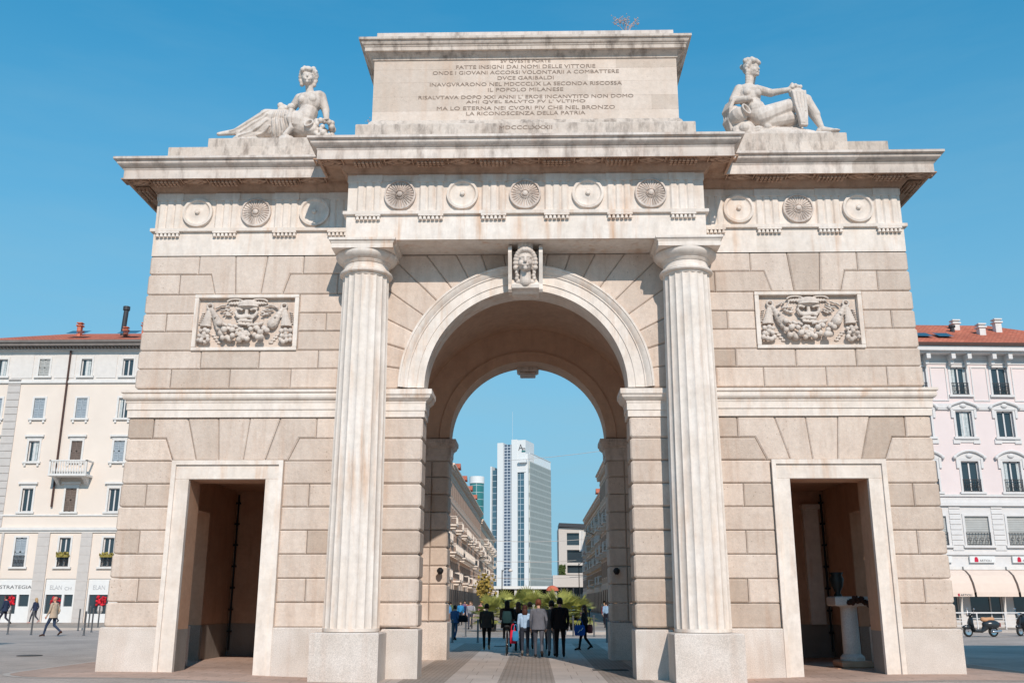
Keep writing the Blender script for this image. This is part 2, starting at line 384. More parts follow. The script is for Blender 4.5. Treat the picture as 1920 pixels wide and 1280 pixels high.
for s in (-1,1):
    # --- lower wing
    mb = MB(); BV = .036
    for i in range(9):
        z0, z1 = LOW[i], LOW[i+1]; w = low_w((z0+z1)/2)
        if i < 7:
            if i % 2 == 0:
                mb.block(mir(chamf(8.41,w,z0,z1),s),0,.5,BV,T()); mb.block(mir(chamf(3.9,5.77,z0,z1,on=False),s),0,.5,BV,T())
            else:
                j = 9.04+rnd.uniform(-.05,.05)
                mb.block(mir(chamf(j,w,z0,z1),s),0,.5,BV,T()); mb.block(mir([(8.41,z0),(j,z0),(j,z1),(8.41,z1)],s),0,.5,BV,T())
                j = 5.1+rnd.uniform(-.04,.04)
                mb.block(mir([(3.9,z0),(j,z0),(j,z1),(3.9,z1)],s),0,.5,BV,T()); mb.block(mir([(j,z0),(5.77,z0),(5.77,z1),(j,z1)],s),0,.5,BV,T())
    z8, z9, zt = 4.9, 5.438, 5.95
    mb.block(mir([(8.458,z8),(low_w(5.2)-.045,z8),(low_w(5.2),z8+.045),(low_w(5.2),z9-.045),(low_w(5.2)-.045,z9),(8.67,z9)],s),0,.5,BV,T())
    mb.block(mir(chamf(9.0,low_w(5.7),z9,zt),s),0,.5,BV,T())
    mb.block(mir([(3.9,z8),(5.69,z8),(5.44,z9),(3.9,z9)],s),0,.5,BV,T()); mb.block(mir([(3.9,z9),(5.04,z9),(5.04,zt),(3.9,zt)],s),0,.5,BV,T())
    mb.block(mir([(7.894,z8),(8.458,z8),(8.67,z9),(9.0,z9),(9.0,zt),(8.18,zt)],s),0,.5,BV,T())
    for b0,b1,t0,t1 in ((7.345,7.894,7.43,8.18),(6.76,7.345,6.66,7.43),(6.235,6.76,5.92,6.66)):
        mb.block(mir([(b0,z8),(b1,z8),(t1,zt),(t0,zt)],s),0,.5,BV,T())
    mb.block(mir([(5.69,z8),(6.235,z8),(5.92,zt),(5.04,zt),(5.04,z9),(5.44,z9)],s),0,.5,BV,T())
    # --- upper wing
    for i in range(7):
        z0, z1 = UP[i], UP[i+1]; w = HU+.045-(z0-6.67)*.022
        if i in (2,3,4):
            js = [(8.25,w)] if i % 2 == 0 else [(8.25,8.95),(8.95,w)]
            ks = [(3.9,5.64)] if i % 2 == 0 else [(3.9,4.95),(4.95,5.64)]
        elif i < 2:
            c = [3.9,5.1,6.55,8.0,w] if i == 1 else [3.9,4.6,5.75,7.25,8.7,w]
            js = list(zip(c[:-1],c[1:])); ks = []
        elif i == 5: js = [(7.92,8.7),(8.7,w)]; ks = [(3.9,4.7),(4.7,5.92)]
        else: js = [(8.249,w)]; ks = [(3.9,5.598)]
        for a,b in js+ks:
            if i == 5 and a == 7.92: mb.block(mir([(7.78,z0),(b,z0),(b,z1),(7.92,z1)],s),0,.5,BV,T())
            elif i == 5 and b == 5.92: mb.block(mir([(a,z0),(6.084,z0),(5.92,z1),(a,z1)],s),0,.5,BV,T())
            else: mb.block(mir(chamf(a,b,z0,z1,on=(b==w)),s),0,.5,BV,T())
    zA, zB, zC = 9.07, 9.6, 10.1
    mb.block(mir([(7.27,zA),(7.78,zA),(7.92,zB),(8.249,zB),(8.249,zC),(7.34,zC)],s),0,.5,BV,T())
    mb.block(mir([(6.635,zA),(7.27,zA),(7.34,zC),(6.52,zC)],s),0,.5,BV,T())
    mb.block(mir([(6.084,zA),(6.635,zA),(6.52,zC),(5.598,zC),(5.598,zB),(5.92,zB)],s),0,.5,BV,T())
    # flank courses and the inner mass of the wing
    x = lambda a,b: (min(s*a,s*b), max(s*a,s*b))
    for i in range(9):
        w = low_w((LOW[i]+LOW[i+1])/2)
        for y0,y1 in ((.5,2.1),(4.3,DEP)) if LOW[i] < 4.2 else ((.5,2.6),(2.6,5.0),(5.0,DEP)): mb.bbox(*x(8.9,w),y0,y1,LOW[i],LOW[i+1],.04,T())
    for i in range(7):
        w = HU+.04-(UP[i]-6.67)*.022
        for y0,y1 in ((.5,3.1),(3.1,5.7),(5.7,DEP)) if i%2 else ((.5,2.0),(2.0,4.5),(4.5,DEP)): mb.bbox(*x(8.9,w),y0,y1,UP[i],UP[i+1],.04,T())
    mb.box(*x(3.9,9.4),.08,DEP-.1,5.0,10.1)                   # mass above the side chamber
    mb.box(*x(8.02,9.4),.10,.70,0,5.0); mb.box(*x(8.93,9.4),.70,2.1,0,5.0); mb.box(*x(3.9,6.14),.10,.7,0,5.0); mb.box(*x(6.14,8.02),.10,.7,4.48,5.0)
    mb.box(*x(8.93,9.4),4.3,DEP-.1,0,5.0); mb.box(*x(3.9,8.93),6.7,DEP-.1,0,5.0); mb.box(*x(8.93,9.4),2.1,4.3,4.1,5.0)
    mb.box(*x(9.3,9.66),.1,2.1,0,1.1); mb.box(*x(9.3,9.66),4.3,DEP,0,1.1)
    mb.build('wing_wall', M['ashlar'], arch)
    # side chamber lining: plaster above, grey stone below
    mb = MB()
    for z0,z1,mi,e in ((0,1.05,1,0.0),(1.05,4.95,0,.012)):
        mb.mi = mi
        mb.box(*x(8.85+e,8.93-.001),.72,2.1,z0,z1); mb.box(*x(8.85+e,8.93-.001),4.3,6.68,z0,z1); mb.box(*x(3.98,8.85+e),6.6+e,6.69,z0,z1); mb.box(*x(3.92,4.0-e),.72,6.6,z0,z1)
        mb.box(*x(3.98,6.1),.702,.75-e,z0,z1); mb.box(*x(8.06,8.85),.702,.75-e,z0,z1)
        if z1 > 2: z1 = 4.1
        mb.box(*x(8.87,9.5),4.24+e,4.31,z0,z1); mb.box(*x(8.87,9.5),2.09,2.16-e,z0,z1)
    mb.mi = 0; mb.box(*x(8.86,9.5),2.1,4.3,4.04,4.11); mb.box(*x(8.862,8.929),2.1,4.3,4.1,4.95); mb.box(*x(4,8.85),.75,6.6,4.9,4.99)
    # door reveals behind the marble frame
    for z0,z1,mi in ((0,1.05,1),(1.05,4.45,0)):
        mb.mi = mi
        mb.box(*x(8.0,8.06),.062,.76,z0,z1); mb.box(*x(6.1,6.16),.062,.76,z0,z1)
    mb.mi = 0; mb.box(*x(6.16,8.0),.062,.76,4.455,4.6)
    mb.build('chamber_lining', [M['plaster'],M['base']], arch)
    # plinth of the wing
    for a,b,y0,y1 in ((8.41,9.73,-.10,2.1),(4.0,5.77,-.10,.5),(9.2,9.73,4.3,DEP+.05)):
        mb = MB(); mb.bbox(*x(a,b),y0,y1,-.1,1.10,.025,T()); mb.build('wing_plinth', M['granite'], arch)
    # door frame
    mb = MB()
    for a,b,z0,z1 in ((7.995,8.41,0,4.46),(5.77,6.165,0,4.46),(5.77,8.41,4.46,4.9)): mb.bbox(*x(a,b),-.07,.06,z0,z1,.008,T(.3))
    mb.box(*x(5.76,8.42),-.12,-.071,4.80,4.905,.6)
    mb.box(*x(8.315,8.42),-.12,-.071,0,4.80,.6); mb.box(*x(5.76,5.855),-.12,-.071,0,4.80,.6)
    mb.build('door_frame', M['marble'], arch)
    # string course
    mb = MB(); pr = [(-.1,5.95),(.05,5.95),(.05,6.13),(.075,6.135),(.075,6.29),(.085,6.30),(.095,6.33),(.085,6.345),(.10,6.36),(.14,6.38),(.165,6.42),(.17,6.48),(.155,6.52),(.19,6.53),(.20,6.545),(.20,6.60),(-.1,6.67)]
    pth = [(s*4.0,0),(s*9.6,0),(s*9.6,DEP)]
    if s < 0: pth = pth[::-1]
    mb.sweep(pth, pr, t=.5); mb.build('string_course', M['marble'], arch)

# --- piers beside the opening
def pier(s, y0, y1, xo, blocks_back=False):
    mb = MB()
    x = lambda a,b: (min(s*a,s*b), max(s*a,s*b))
    for i in range(9):
        z0, z1 = LOW[i], LOW[i+1]
        def rect(a,b,hi): return mir(chamf(b,a,z0,z1,.05) if hi else [(b,z0),(a,z0),(a,z1),(b,z1)], s)
        if blocks_back:
            mb.block(rect(OP,3.02,True),y0,y1,.045,T()); mb.block(rect(3.02,xo,False),y0,y1,.045,T())
        elif i % 2: mb.block(rect(OP,xo,True),y0,y1,.045,T())
        else: mb.block(rect(OP,xo,True),y0,y1,.045,T())
    o = mb.build('pier', M['ashlar'], arch)
    p = MB()
    if blocks_back: p.bbox(*x(OP-.03,3.02),y0-.04,y1,-.1,1.08,.02,T()); p.bbox(*x(3.02,xo),y0-.04,y1,-.1,1.08,.02,T())
    else: p.bbox(*x(OP-.02,3.3),y0-.10,y1,-.1,1.07,.03,T())
    p.build('pier_plinth', M['granite'], o)
    q = MB(); pr = [(-.2,5.93),(.03,5.95),(.03,6.10),(.05,6.105),(.05,6.27),(.06,6.28),(.065,6.31),(.06,6.325),(.09,6.34),(.16,6.40),(.18,6.46),(.20,6.47),(.21,6.49),(.21,6.60),(-.2,6.66)]
    pth = [(s*OP,y1),(s*OP,y0),(s*xo,y0)]
    if s < 0: pth = pth[::-1]
    q.sweep(pth, pr); q.build('impost', M['marble'] if not blocks_back else M['corn'], o)
for s in (-1,1):
    pier(s, 0, .78, 3.9); pier(s, 7.3, DEP, 3.75, True)
    mb = MB(); x = lambda a,b: (min(s*a,s*b), max(s*a,s*b))
    # inner wall of the passage, with the doorway to the side chamber
    mb.box(*x(3.55,3.95),.7,2.4,0,6.7); mb.box(*x(3.55,3.95),5.0,7.5,0,6.7); mb.box(*x(3.55,3.95),2.4,5.0,4.2,6.7)
    mb.build('passage_wall', M['vault'], arch)
# --- wall over the arch with radial joints
def box_hit(th, X=3.9, Zt=10.1):
    c, q = abs(math.cos(th)), math.sin(th); H = Zt-SPR
    r = min(X/c if c > 1e-6 else 1e9, H/q if q > 1e-6 else 1e9); return (r*math.cos(th), SPR+r*math.sin(th))
def ring_pt(r, th): return (r*math.cos(th), SPR+r*math.sin(th))
mb = MB(); angs = [R(9*i) for i in range(21)]
corners = [math.atan2(10.1-SPR,3.9), PI-math.atan2(10.1-SPR,3.9)]
for a,b in zip(angs[:-1], angs[1:]):
    inner = [ring_pt(3.02, b+(a-b)*k/4) for k in range(5)]
    outer = [box_hit(a)]+[box_hit(c) for c in corners if a+.001 < c < b-.001]+[box_hit(b)]
    mb.block(inner+outer, 0, .5, .036, T())
mb.build('spandrel_wall', M['ashlar'], arch)
def ring_wall(mb, r0, y0, y1, n=48, X=3.9, Zt=10.1):
    ths = sorted([PI*i/n for i in range(n+1)]+[math.atan2(Zt-SPR,X), PI-math.atan2(Zt-SPR,X)])
    for a,b in zip(ths[:-1], ths[1:]):
        ia, ib, oa, ob = ring_pt(r0,a), ring_pt(r0,b), box_hit(a,X,Zt), box_hit(b,X,Zt)
        mb.add([(ia[0],y0,ia[1]),(oa[0],y0,oa[1]),(ob[0],y0,ob[1]),(ib[0],y0,ib[1]),(ia[0],y1,ia[1]),(oa[0],y1,oa[1]),(ob[0],y1,ob[1]),(ib[0],y1,ib[1])],
               [(0,1,2,3),(7,6,5,4),(0,3,7,4),(1,5,6,2)])
def arc_sweep(mb, prof, n=60, seg=11):
    rings = []
    for i in range(n+1):
        th = PI*i/n; rings.append([(r*math.cos(th), y, SPR+r*math.sin(th)) for r,y in prof])
    m = len(prof)
    for i in range(n):
        k = int(i/n*seg); random.seed(k*7+1); t = .5+random.uniform(-.2,.2)
        mb.add([*rings[i],*rings[i+1]], [(j, j+1, m+j+1, m+j) for j in range(m-1)], t)
mb = MB(); ring_wall(mb, OP, .1, .78); mb.build('arch_backing', M['marble'], arch)
mb = MB()
arc_sweep(mb, [(OP-.004,.75),(OP-.004,-.045),(2.64,-.045),(2.645,-.07),(2.86,-.07),(2.865,-.085),(2.88,-.10),(2.90,-.09),(2.92,-.11),(2.97,-.15),(3.03,-.17),(3.04,-.19),(3.09,-.19),(3.09,.05)])
mb.build('archivolt', M['marble'], arch, smooth=40)
mb = MB(); ring_wall(mb, OP, 7.3, DEP, X=3.75, Zt=10.3); mb.build('rear_arch_wall', M['vault'], arch)
mb = MB(); arc_sweep(mb, [(OP-.006,DEP-.1),(OP-.006,7.22),(2.78,7.22),(2.80,7.31)], seg=9); mb.build('rear_archivolt', M['vault'], arch, smooth=40)
mb = MB(); mb.bbox(-.36,.36,7.9,8.6,8.98,9.3,.05); mb.bbox(-.26,.26,8.0,8.7,8.90,8.98,.03); mb.build('rear_keystone', M['corn'], arch)
# vault of the passage: barrel with a cross groin towards the side doors
mb = MB(); n = 40; RV = 3.55
for i in range(n):
    a, b = PI*i/n, PI*(i+1)/n; pa, pb = ring_pt(RV,a), ring_pt(RV,b)
    for y0,y1 in ((.76,1.6),(1.6,1.66),(1.66,6.5),(6.5,6.56),(6.56,7.32)):
        mb.add([(pa[0],y0,pa[1]),(pa[0],y1,pa[1]),(pb[0],y1,pb[1]),(pb[0],y0,pb[1])],[(3,2,1,0)])
mb.build('vault', M['vault'], arch, smooth=True)
for y0,y1 in ():
    mb = MB()
    rings = []
    for i in range(41):
        th = PI*i/40; rings.append([(r*math.cos(th), y, SPR+r*math.sin(th)) for r,y in ((RV+.05,y0),(RV-.14,y0),(RV-.14,y1),(RV+.05,y1))])
    mb.loft(rings, caps=False, closed=False)
    for s in (-1,1): mb.box(min(s*3.41,s*3.6),max(s*3.41,s*3.6),y0,y1,0,SPR)
    mb.build('vault_rib', M['vault'], arch, smooth=30)

# --- keystone console with a crowned head
key = MB()
for s in (-1,1):
    prof = [(.0,10.08),(-.66,10.08),(-.76,9.98),(-.78,9.86),(-.70,9.62),(-.58,9.36),(-.50,9.14),(-.52,9.0),(-.46,8.94),(0,8.96)]
    x0, x1 = (s*.42, s*.33); x0, x1 = min(x0,x1), max(x0,x1)
    key.loft([[(x0+k,y,z) for y,z in prof] for k in (0,x1-x0)])
prof = [(.0,10.05),(-.34,10.05),(-.30,9.6),(-.36,9.30),(-.52,9.14),(-.58,9.10),(-.56,9.02),(-.40,8.98),(-.34,8.93),(0,8.9)]
key.loft([[(-.332,y,z) for y,z in prof],[(.332,y,z) for y,z in prof]])
ko = key.build('keystone', M['marble'], arch)
hd = MB(); hc = Vector((0,0,0))
hd.ball(hc, (.165,.19,.235), 16, 12); hd.ball(hc+Vector((0,-.06,-.10)), (.13,.13,.14), 14, 10); hd.cap(hc+Vector((0,.05,-.15)), .105, hc+Vector((0,.06,-.42)), .12)
hd.ball(hc+Vector((0,.12,-.42)), (.21,.12,.08), 14, 8)
hd.cap(hc+Vector((0,-.19,.02)), .022, hc+Vector((0,-.235,-.075)), .038)           # nose
hd.cap(hc+Vector((-.05,-.195,-.145)), .02, hc+Vector((.05,-.195,-.145)), .02)     # lips
hd.ball(hc+Vector((0,-.165,-.205)), .05)                                          # chin
for s in (-1,1):
    hd.cap(hc+Vector((s*.03,-.185,.035)), .018, hc+Vector((s*.115,-.155,.03)), .016)   # brow
    hd.ball(hc+Vector((s*.065,-.158,-.005)), (.034,.02,.018))
    hd.ball(hc+Vector((s*.09,-.14,-.09)), .055)
    for k in range(8):                                                             # waved hair
        a = k/7; hd.ball(hc+Vector((s*(.03+.17*math.sin(a*1.75)), -.17+.17*a, .19-.33*a*a)), (.06,.06,.055))
    for k in range(4): hd.ball(hc+Vector((s*(.165+.012*(k%2)), .02+.015*k, -.17-.06*k)), .043)
hd.ball(hc+Vector((0,.04,.12)), (.19,.19,.17), 14, 10)
for k in range(5):
    a = (k-2)*.42; hd.cap(hc+Vector((.15*math.sin(a), -.13*math.cos(a), .20)), .045, hc+Vector((.16*math.sin(a), -.13*math.cos(a), .37)), .04)
hd.xf(Matrix.Translation((0,-.60,9.69))@Matrix.Scale(1.2,4))
fuse(hd, 'carved_head', M['statue'], ko, .011, 2)

# --- columns
for s in (-1,1):
    cx, cy = s*3.91, -.45
    col = part('column', arch)
    nf = 20
    def flute(th, r, z):
        u = (th*nf/(2*PI)) % 1.0; d = 4*u*(1-u)
        return 1-.06*d**.8 if 1.10 < z < 9.27 else 1.0
    prof = [(.635,1.03),(.635,1.10),(.635,1.101)]
    for i in range(13):
        f = i/12; prof.append((.635-.075*f-.0*f*f+.006*math.sin(PI*f), 1.14+f*(9.20-1.14)))
    prof += [(.56,9.262),(.56,9.272),(.565,9.32)]
    mb = MB(); ns = nf*8
    drums = [1.03,2.1,3.25,4.4,5.55,6.7,7.85,9.0,9.4]
    rings = [[(cx+r*flute(2*PI*k/ns,r,z)*math.cos(2*PI*k/ns), cy+r*flute(2*PI*k/ns,r,z)*math.sin(2*PI*k/ns), z) for k in range(ns)] for r,z in prof]
    for i in range(len(rings)-1):
        t = .5+.1*math.sin(i*2.3+s); mb.loft([rings[i],rings[i+1]], caps=False, t=t)
    mb.add(rings[-1], [tuple(range(ns))])
    mb.build('shaft', M['marble'], col, smooth=35)
    mb = MB()
    mb.lathe([(.56,9.31),(.60,9.315),(.635,9.335),(.645,9.365),(.635,9.39),(.60,9.40),(.60,9.43),(.575,9.44),(.555,9.47),(.545,9.55),(.55,9.585),(.575,9.588),(.575,9.605),(.59,9.608),(.59,9.625),(.605,9.628),(.605,9.645),(.63,9.66),(.69,9.70),(.74,9.755),(.755,9.80),(.75,9.84),(.72,9.86)], (cx,cy,0), 64)
    mb.build('capital', M['marble'], col, smooth=40)
    mb = MB()
    yb = .3; pth = [(cx-.74,yb),(cx-.74,cy-.74),(cx+.74,cy-.74),(cx+.74,yb)]
    mb.sweep(pth, [(-.7,9.85),(0,9.85),(0,9.97),(.012,9.975),(.018,10.0),(.05,10.03),(.06,10.035),(.06,10.095),(-.7,10.095)])
    mb.build('abacus', M['marble'], col)
    mb = MB(); mb.bbox(cx-.745,cx+.745,-1.24,.3,-.1,1.02,.03); mb.build('column_plinth', M['granite'], col)

# --- entablature: architrave, frieze, cornice carried round the whole building
YC = -1.02; XC = 4.345; XW = 9.47
front = [(-XW,DEP),(-XW,0),(-XC,0),(-XC,YC),(XC,YC),(XC,0),(XW,0),(XW,DEP)]
def rsweep(mb, prof, step=1.9, amt=.22):
    # one moulding mitred round the corners, laid in slabs of slightly different tone
    P = [Vector(p) for p in front]; n = len(P); nor = []
    for i in range(n):
        ds = [P[i]-P[i-1]] if i else []; ds += [P[i+1]-P[i]] if i < n-1 else []
        ns = [Vector((d.y,-d.x)).normalized() for d in ds]; m = ns[0]+ns[-1]; nor.append(m/m.dot(ns[0]) if len(ns) == 2 else ns[0])
    m = len(prof)
    for i in range(n-1):
        k = max(1, round((P[i+1]-P[i]).length/step)); cuts = sorted([0,1]+[(j+rnd.uniform(-.2,.2))/k for j in range(1,k)])
        for u,v in zip(cuts[:-1],cuts[1:]):
            rg = [[(P[i].x+nor[i].x*o+(P[i+1].x+nor[i+1].x*o-P[i].x-nor[i].x*o)*f, P[i].y+nor[i].y*o+(P[i+1].y+nor[i+1].y*o-P[i].y-nor[i].y*o)*f, z) for o,z in prof] for f in (u,v)]
            mb.add(rg[0]+rg[1], [(j,m+j,m+j+1,j+1) for j in range(m-1)], min(1,max(0,.5+rnd.gauss(0,amt))))
mb = MB(); rsweep(mb, [(.012,10.10),(.012,10.74)])
mb.add([(-XC-.012,YC-.012,10.10),(XC+.012,YC-.012,10.10),(XC+.012,.02,10.10),(-XC-.012,.02,10.10)],[(0,1,2,3)])
mb.build('architrave', M['marble'], arch)
mb = MB(); rsweep(mb, [(0,10.73),(.085,10.74),(.09,10.75),(.09,10.825),(0,10.835)]); mb.build('taenia', M['marble'], arch)
frz = MB(); rsweep(frz, [(0,10.80),(0,11.62),(.02,11.625),(.02,11.80)]); fo = frz.build('frieze', M['marble'], arch)
trig = [(-3.82,YC),(-2.29,YC),(-.765,YC),(.765,YC),(2.29,YC),(3.82,YC)]+[(s*v,0) for s in (-1,1) for v in (4.72,6.12,7.65,9.11)]
def tri_mesh(t, w=.61):
    m = MB(); h = w/2; d = .045; g = .045
    pts = [(-h,0),(-h+g,-d)]
    for c in (-w/6, w/6): pts += [(c-g,-d),(c,-.008),(c+g,-d)]
    pts += [(h-g,-d),(h,0)]
    m.loft([[(x,y,10.835) for x,y in pts],[(x,y,11.60) for x,y in pts]], t=t)
    m.bbox(-h-.012,h+.012,-d-.012,.0,11.60,11.79,.004,t)
    return m
def reg_mesh(t, w=.61):
    m = MB(); m.box(-w/2,w/2,-.088,-.0,10.69,10.738,t)
    for k in range(6):
        c = -w/2+w*(k+.5)/6; m.lathe([(.03,10.69),(.046,10.605),(.0455,10.60),(.02,10.598)], (c,-.046,0), 10, t)
    return m
tb = tri_mesh(.5).build('triglyph', M['marble'], fo); rb = reg_mesh(.5).build('regula', M['marble'], arch)
for i,(x,y) in enumerate(trig):
    a = tb if i == 0 else dup(tb); b = rb if i == 0 else dup(rb)
    a.location = (x,y,0); b.location = (x,y-.012,0)
pl = MB(); pl.disc((0,0,0), [(.39,0),(.39,.05),(.385,.085),(.33,.092),(.315,.075),(.30,.05),(.25,.03),(.14,.055),(.085,.065),(.08,.06),(.062,.062),(.06,.10),(.04,.125),(.01,.13)], 56)
rp = pl.build('shield_disc', M['marble'], fo, smooth=35)
fl = MB(); nn = 168
fl.disc((0,0,0), [(.39,0),(.39,.05),(.385,.08),(.345,.086),(.34,.045),(.30,.05),(.20,.06),(.13,.05),(.125,.07),(.09,.085),(.085,.06),(.07,.06),(.065,.11),(.04,.13),(.01,.135)], nn,
        h=lambda th,r: (.045*abs(math.cos(th*14))**.7-.035)*(1 if .16<r<.335 else 0)+(.03*abs(math.cos(th*9))-.01)*(1 if .088<r<.16 else 0))
rf = fl.build('rosette', M['corn'], fo, smooth=45)
k1 = k2 = 0
for i,(x,y) in enumerate([(-3.06,YC),(-1.53,YC),(0,YC),(1.53,YC),(3.06,YC)]+[(s*v,0) for s in (-1,1) for v in (5.39,6.89,8.39)]):
    flower = (i in (0,2,4)) if i < 5 else abs(x) == 6.89
    if flower: o = rf if k1 == 0 else dup(rf); k1 += 1
    else: o = rp if k2 == 0 else dup(rp); k2 += 1
    o.location = (x, y-.0, 11.262)
cor = MB()
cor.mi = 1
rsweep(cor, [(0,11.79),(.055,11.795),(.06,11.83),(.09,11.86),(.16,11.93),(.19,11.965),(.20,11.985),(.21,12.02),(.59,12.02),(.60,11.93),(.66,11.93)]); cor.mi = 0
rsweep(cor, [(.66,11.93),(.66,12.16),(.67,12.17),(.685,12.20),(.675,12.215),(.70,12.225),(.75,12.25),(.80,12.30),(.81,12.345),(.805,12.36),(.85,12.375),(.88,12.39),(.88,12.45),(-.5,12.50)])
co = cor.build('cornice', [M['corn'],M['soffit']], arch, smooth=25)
# carved underside: mutules with drops and lozenge coffers in turn
def mutule(t):
    m = MB(); m.box(-.34,.34,-.58,-.24,11.955,11.99,t)
    for a in range(7):
        for b in range(3): m.lathe([(.034,11.955),(.038,11.875),(.018,11.87)], (-.29+a*.0967,-.51+b*.1,0), 8, t)
    return m
def coffer(t):
    m = MB()
    for a,b in (((-.30,-.41),(0,-.57)),((0,-.57),(.30,-.41)),((.30,-.41),(0,-.25)),((0,-.25),(-.30,-.41))):
        m.tube([(a[0],a[1],11.96),(b[0],b[1],11.96)], .034, 6, t)
    for a in (-.335,.335): m.box(a-.015,a+.015,-.58,-.24,11.955,11.99,t)
    for b in (-.58,-.24): m.box(-.35,.35,b-.012,b+.012,11.955,11.99,t)
    m.ball((0,-.41,11.95), (.13,.075,.05), 10, 6, t)
    for k in range(6): m.ball((.12*math.cos(k*PI/3),-.41+.07*math.sin(k*PI/3),11.97), (.05,.03,.03), 8, 5, t)
    return m
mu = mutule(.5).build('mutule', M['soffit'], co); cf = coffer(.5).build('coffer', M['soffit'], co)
mpos = [(x,y,0) for x,y in trig if not (abs(x) == 4.72)]+[(s*(XW),yy,s) for s in (-1,1) for yy in (.3,1.9,3.4)]
cpos = [(x,YC,0) for x in (-4.76,-3.06,-1.53,0,1.53,3.06,4.76)]+[(s*v,0,0) for s in (-1,1) for v in (5.39,6.89,8.39,9.87)]
for i,(x,y,s) in enumerate(mpos):
    o = mu if i == 0 else dup(mu); o.location = (x,y,0); o.rotation_euler = (0,0,s*PI/2)
for i,(x,y,s) in enumerate(cpos):
    o = cf if i == 0 else dup(cf); o.location = (x,y,0)
# --- roof terrace, blocks over the wings
mb = MB(); mb.box(-XW+.05,XW-.05,.05,DEP-.05,10.4,12.44); mb.box(-XC+.05,XC-.05,YC+.05,.1,10.15,12.44); mb.build('roof', M['crust'], arch)
for s in (-1,1):
    x = lambda a,b: (min(s*a,s*b), max(s*a,s*b)); mb = MB()
    for a,b in ((4.1,5.6),(5.6,7.0),(7.0,8.2),(8.2,9.21)): mb.bbox(*x(a,b),-.3,3.5,12.4,12.98,.012,T(.6))
    mb.build('parapet_block', M['crust'], arch)
# --- attic
at_ = MB(); X0 = 3.84; Y0 = -1.0; YB = 4.6
atp = [(-X0,YB),(-X0,Y0),(X0,Y0),(X0,YB)]
rows = [13.2,13.55,13.95,14.35,14.72,15.02]
for i in range(5):
    c = sorted([-X0,X0]+[-X0+2*X0*(k+.5*(i%2)+rnd.uniform(-.1,.1))/5 for k in range(1,5)])
    for a,b in zip(c[:-1],c[1:]): at_.bbox(a,b,Y0,Y0+.4,rows[i],rows[i+1],.003,T(1.1))
at_.box(-X0+.02,X0-.02,Y0+.2,YB,12.4,15.3)
ao = at_.build('attic', M['attic'], arch)
mb = MB(); mb.sweep(atp, [(.34,12.42),(.34,13.0),(.33,13.03),(.24,13.07),(.10,13.12),(.06,13.22),(0,13.30),(-.1,13.30)]); mb.build('attic_base', M['crust'], ao)
mb = MB(); mb.sweep(atp, [(-.05,14.98),(.03,14.985),(.035,15.02),(.06,15.06),(.14,15.12),(.15,15.14),(.22,15.145),(.22,15.24),(.235,15.25),(.25,15.28),(.24,15.29),(.27,15.30),(.30,15.34),(.31,15.38),(.35,15.39),(.36,15.40),(.36,15.46),(-.3,15.52)])
mb.build('attic_cornice', M['crust'], ao, smooth=25)
mb = MB(); mb.bbox(-3.80,3.80,Y0,YB-.2,15.4,15.80,.01); mb.build('attic_coping', M['corn'], ao)
LINES = [("SV QVESTE PORTE",.94,14.93,.16),("FATTE INSIGNI DAI NOMI DELLE VITTORIE",3.54,14.78,.0),("ONDE I GIOVANI ACCORSI VOLONTARII A COMBATTERE",4.72,14.62,0),("DVCE GARIBALDI",1.42,14.46,0),
 ("INAVGVRARONO NEL MDCCCLIX LA SECONDA RISCOSSA",4.85,14.29,0),("IL POPOLO MILANESE",1.90,14.13,0),("RISALVTAVA DOPO XXI ANNI L' EROE INCANVTITO NON DOMO",5.41,13.93,0),
 ("AHI QVEL SALVTO FV L' VLTIMO",3.0,13.79,0),("MA LO ETERNA NEI CVORI PIV CHE NEL BRONZO",4.47,13.62,0),("LA RICONOSCENZA DELLA PATRIA",2.98,13.47,0)]
mb = MB()
for tx,wd,z,_ in LINES: text_into(mb, tx, wd if tx[:2] != 'SV' else 1.27, .098, .02, z, Y0-.001, depth=.008)
text_into(mb, "MDCCCLXXXII", 1.3, .10, .02, 12.90, Y0-.341, depth=.008)
mb.build('inscription', M['lead'], ao)

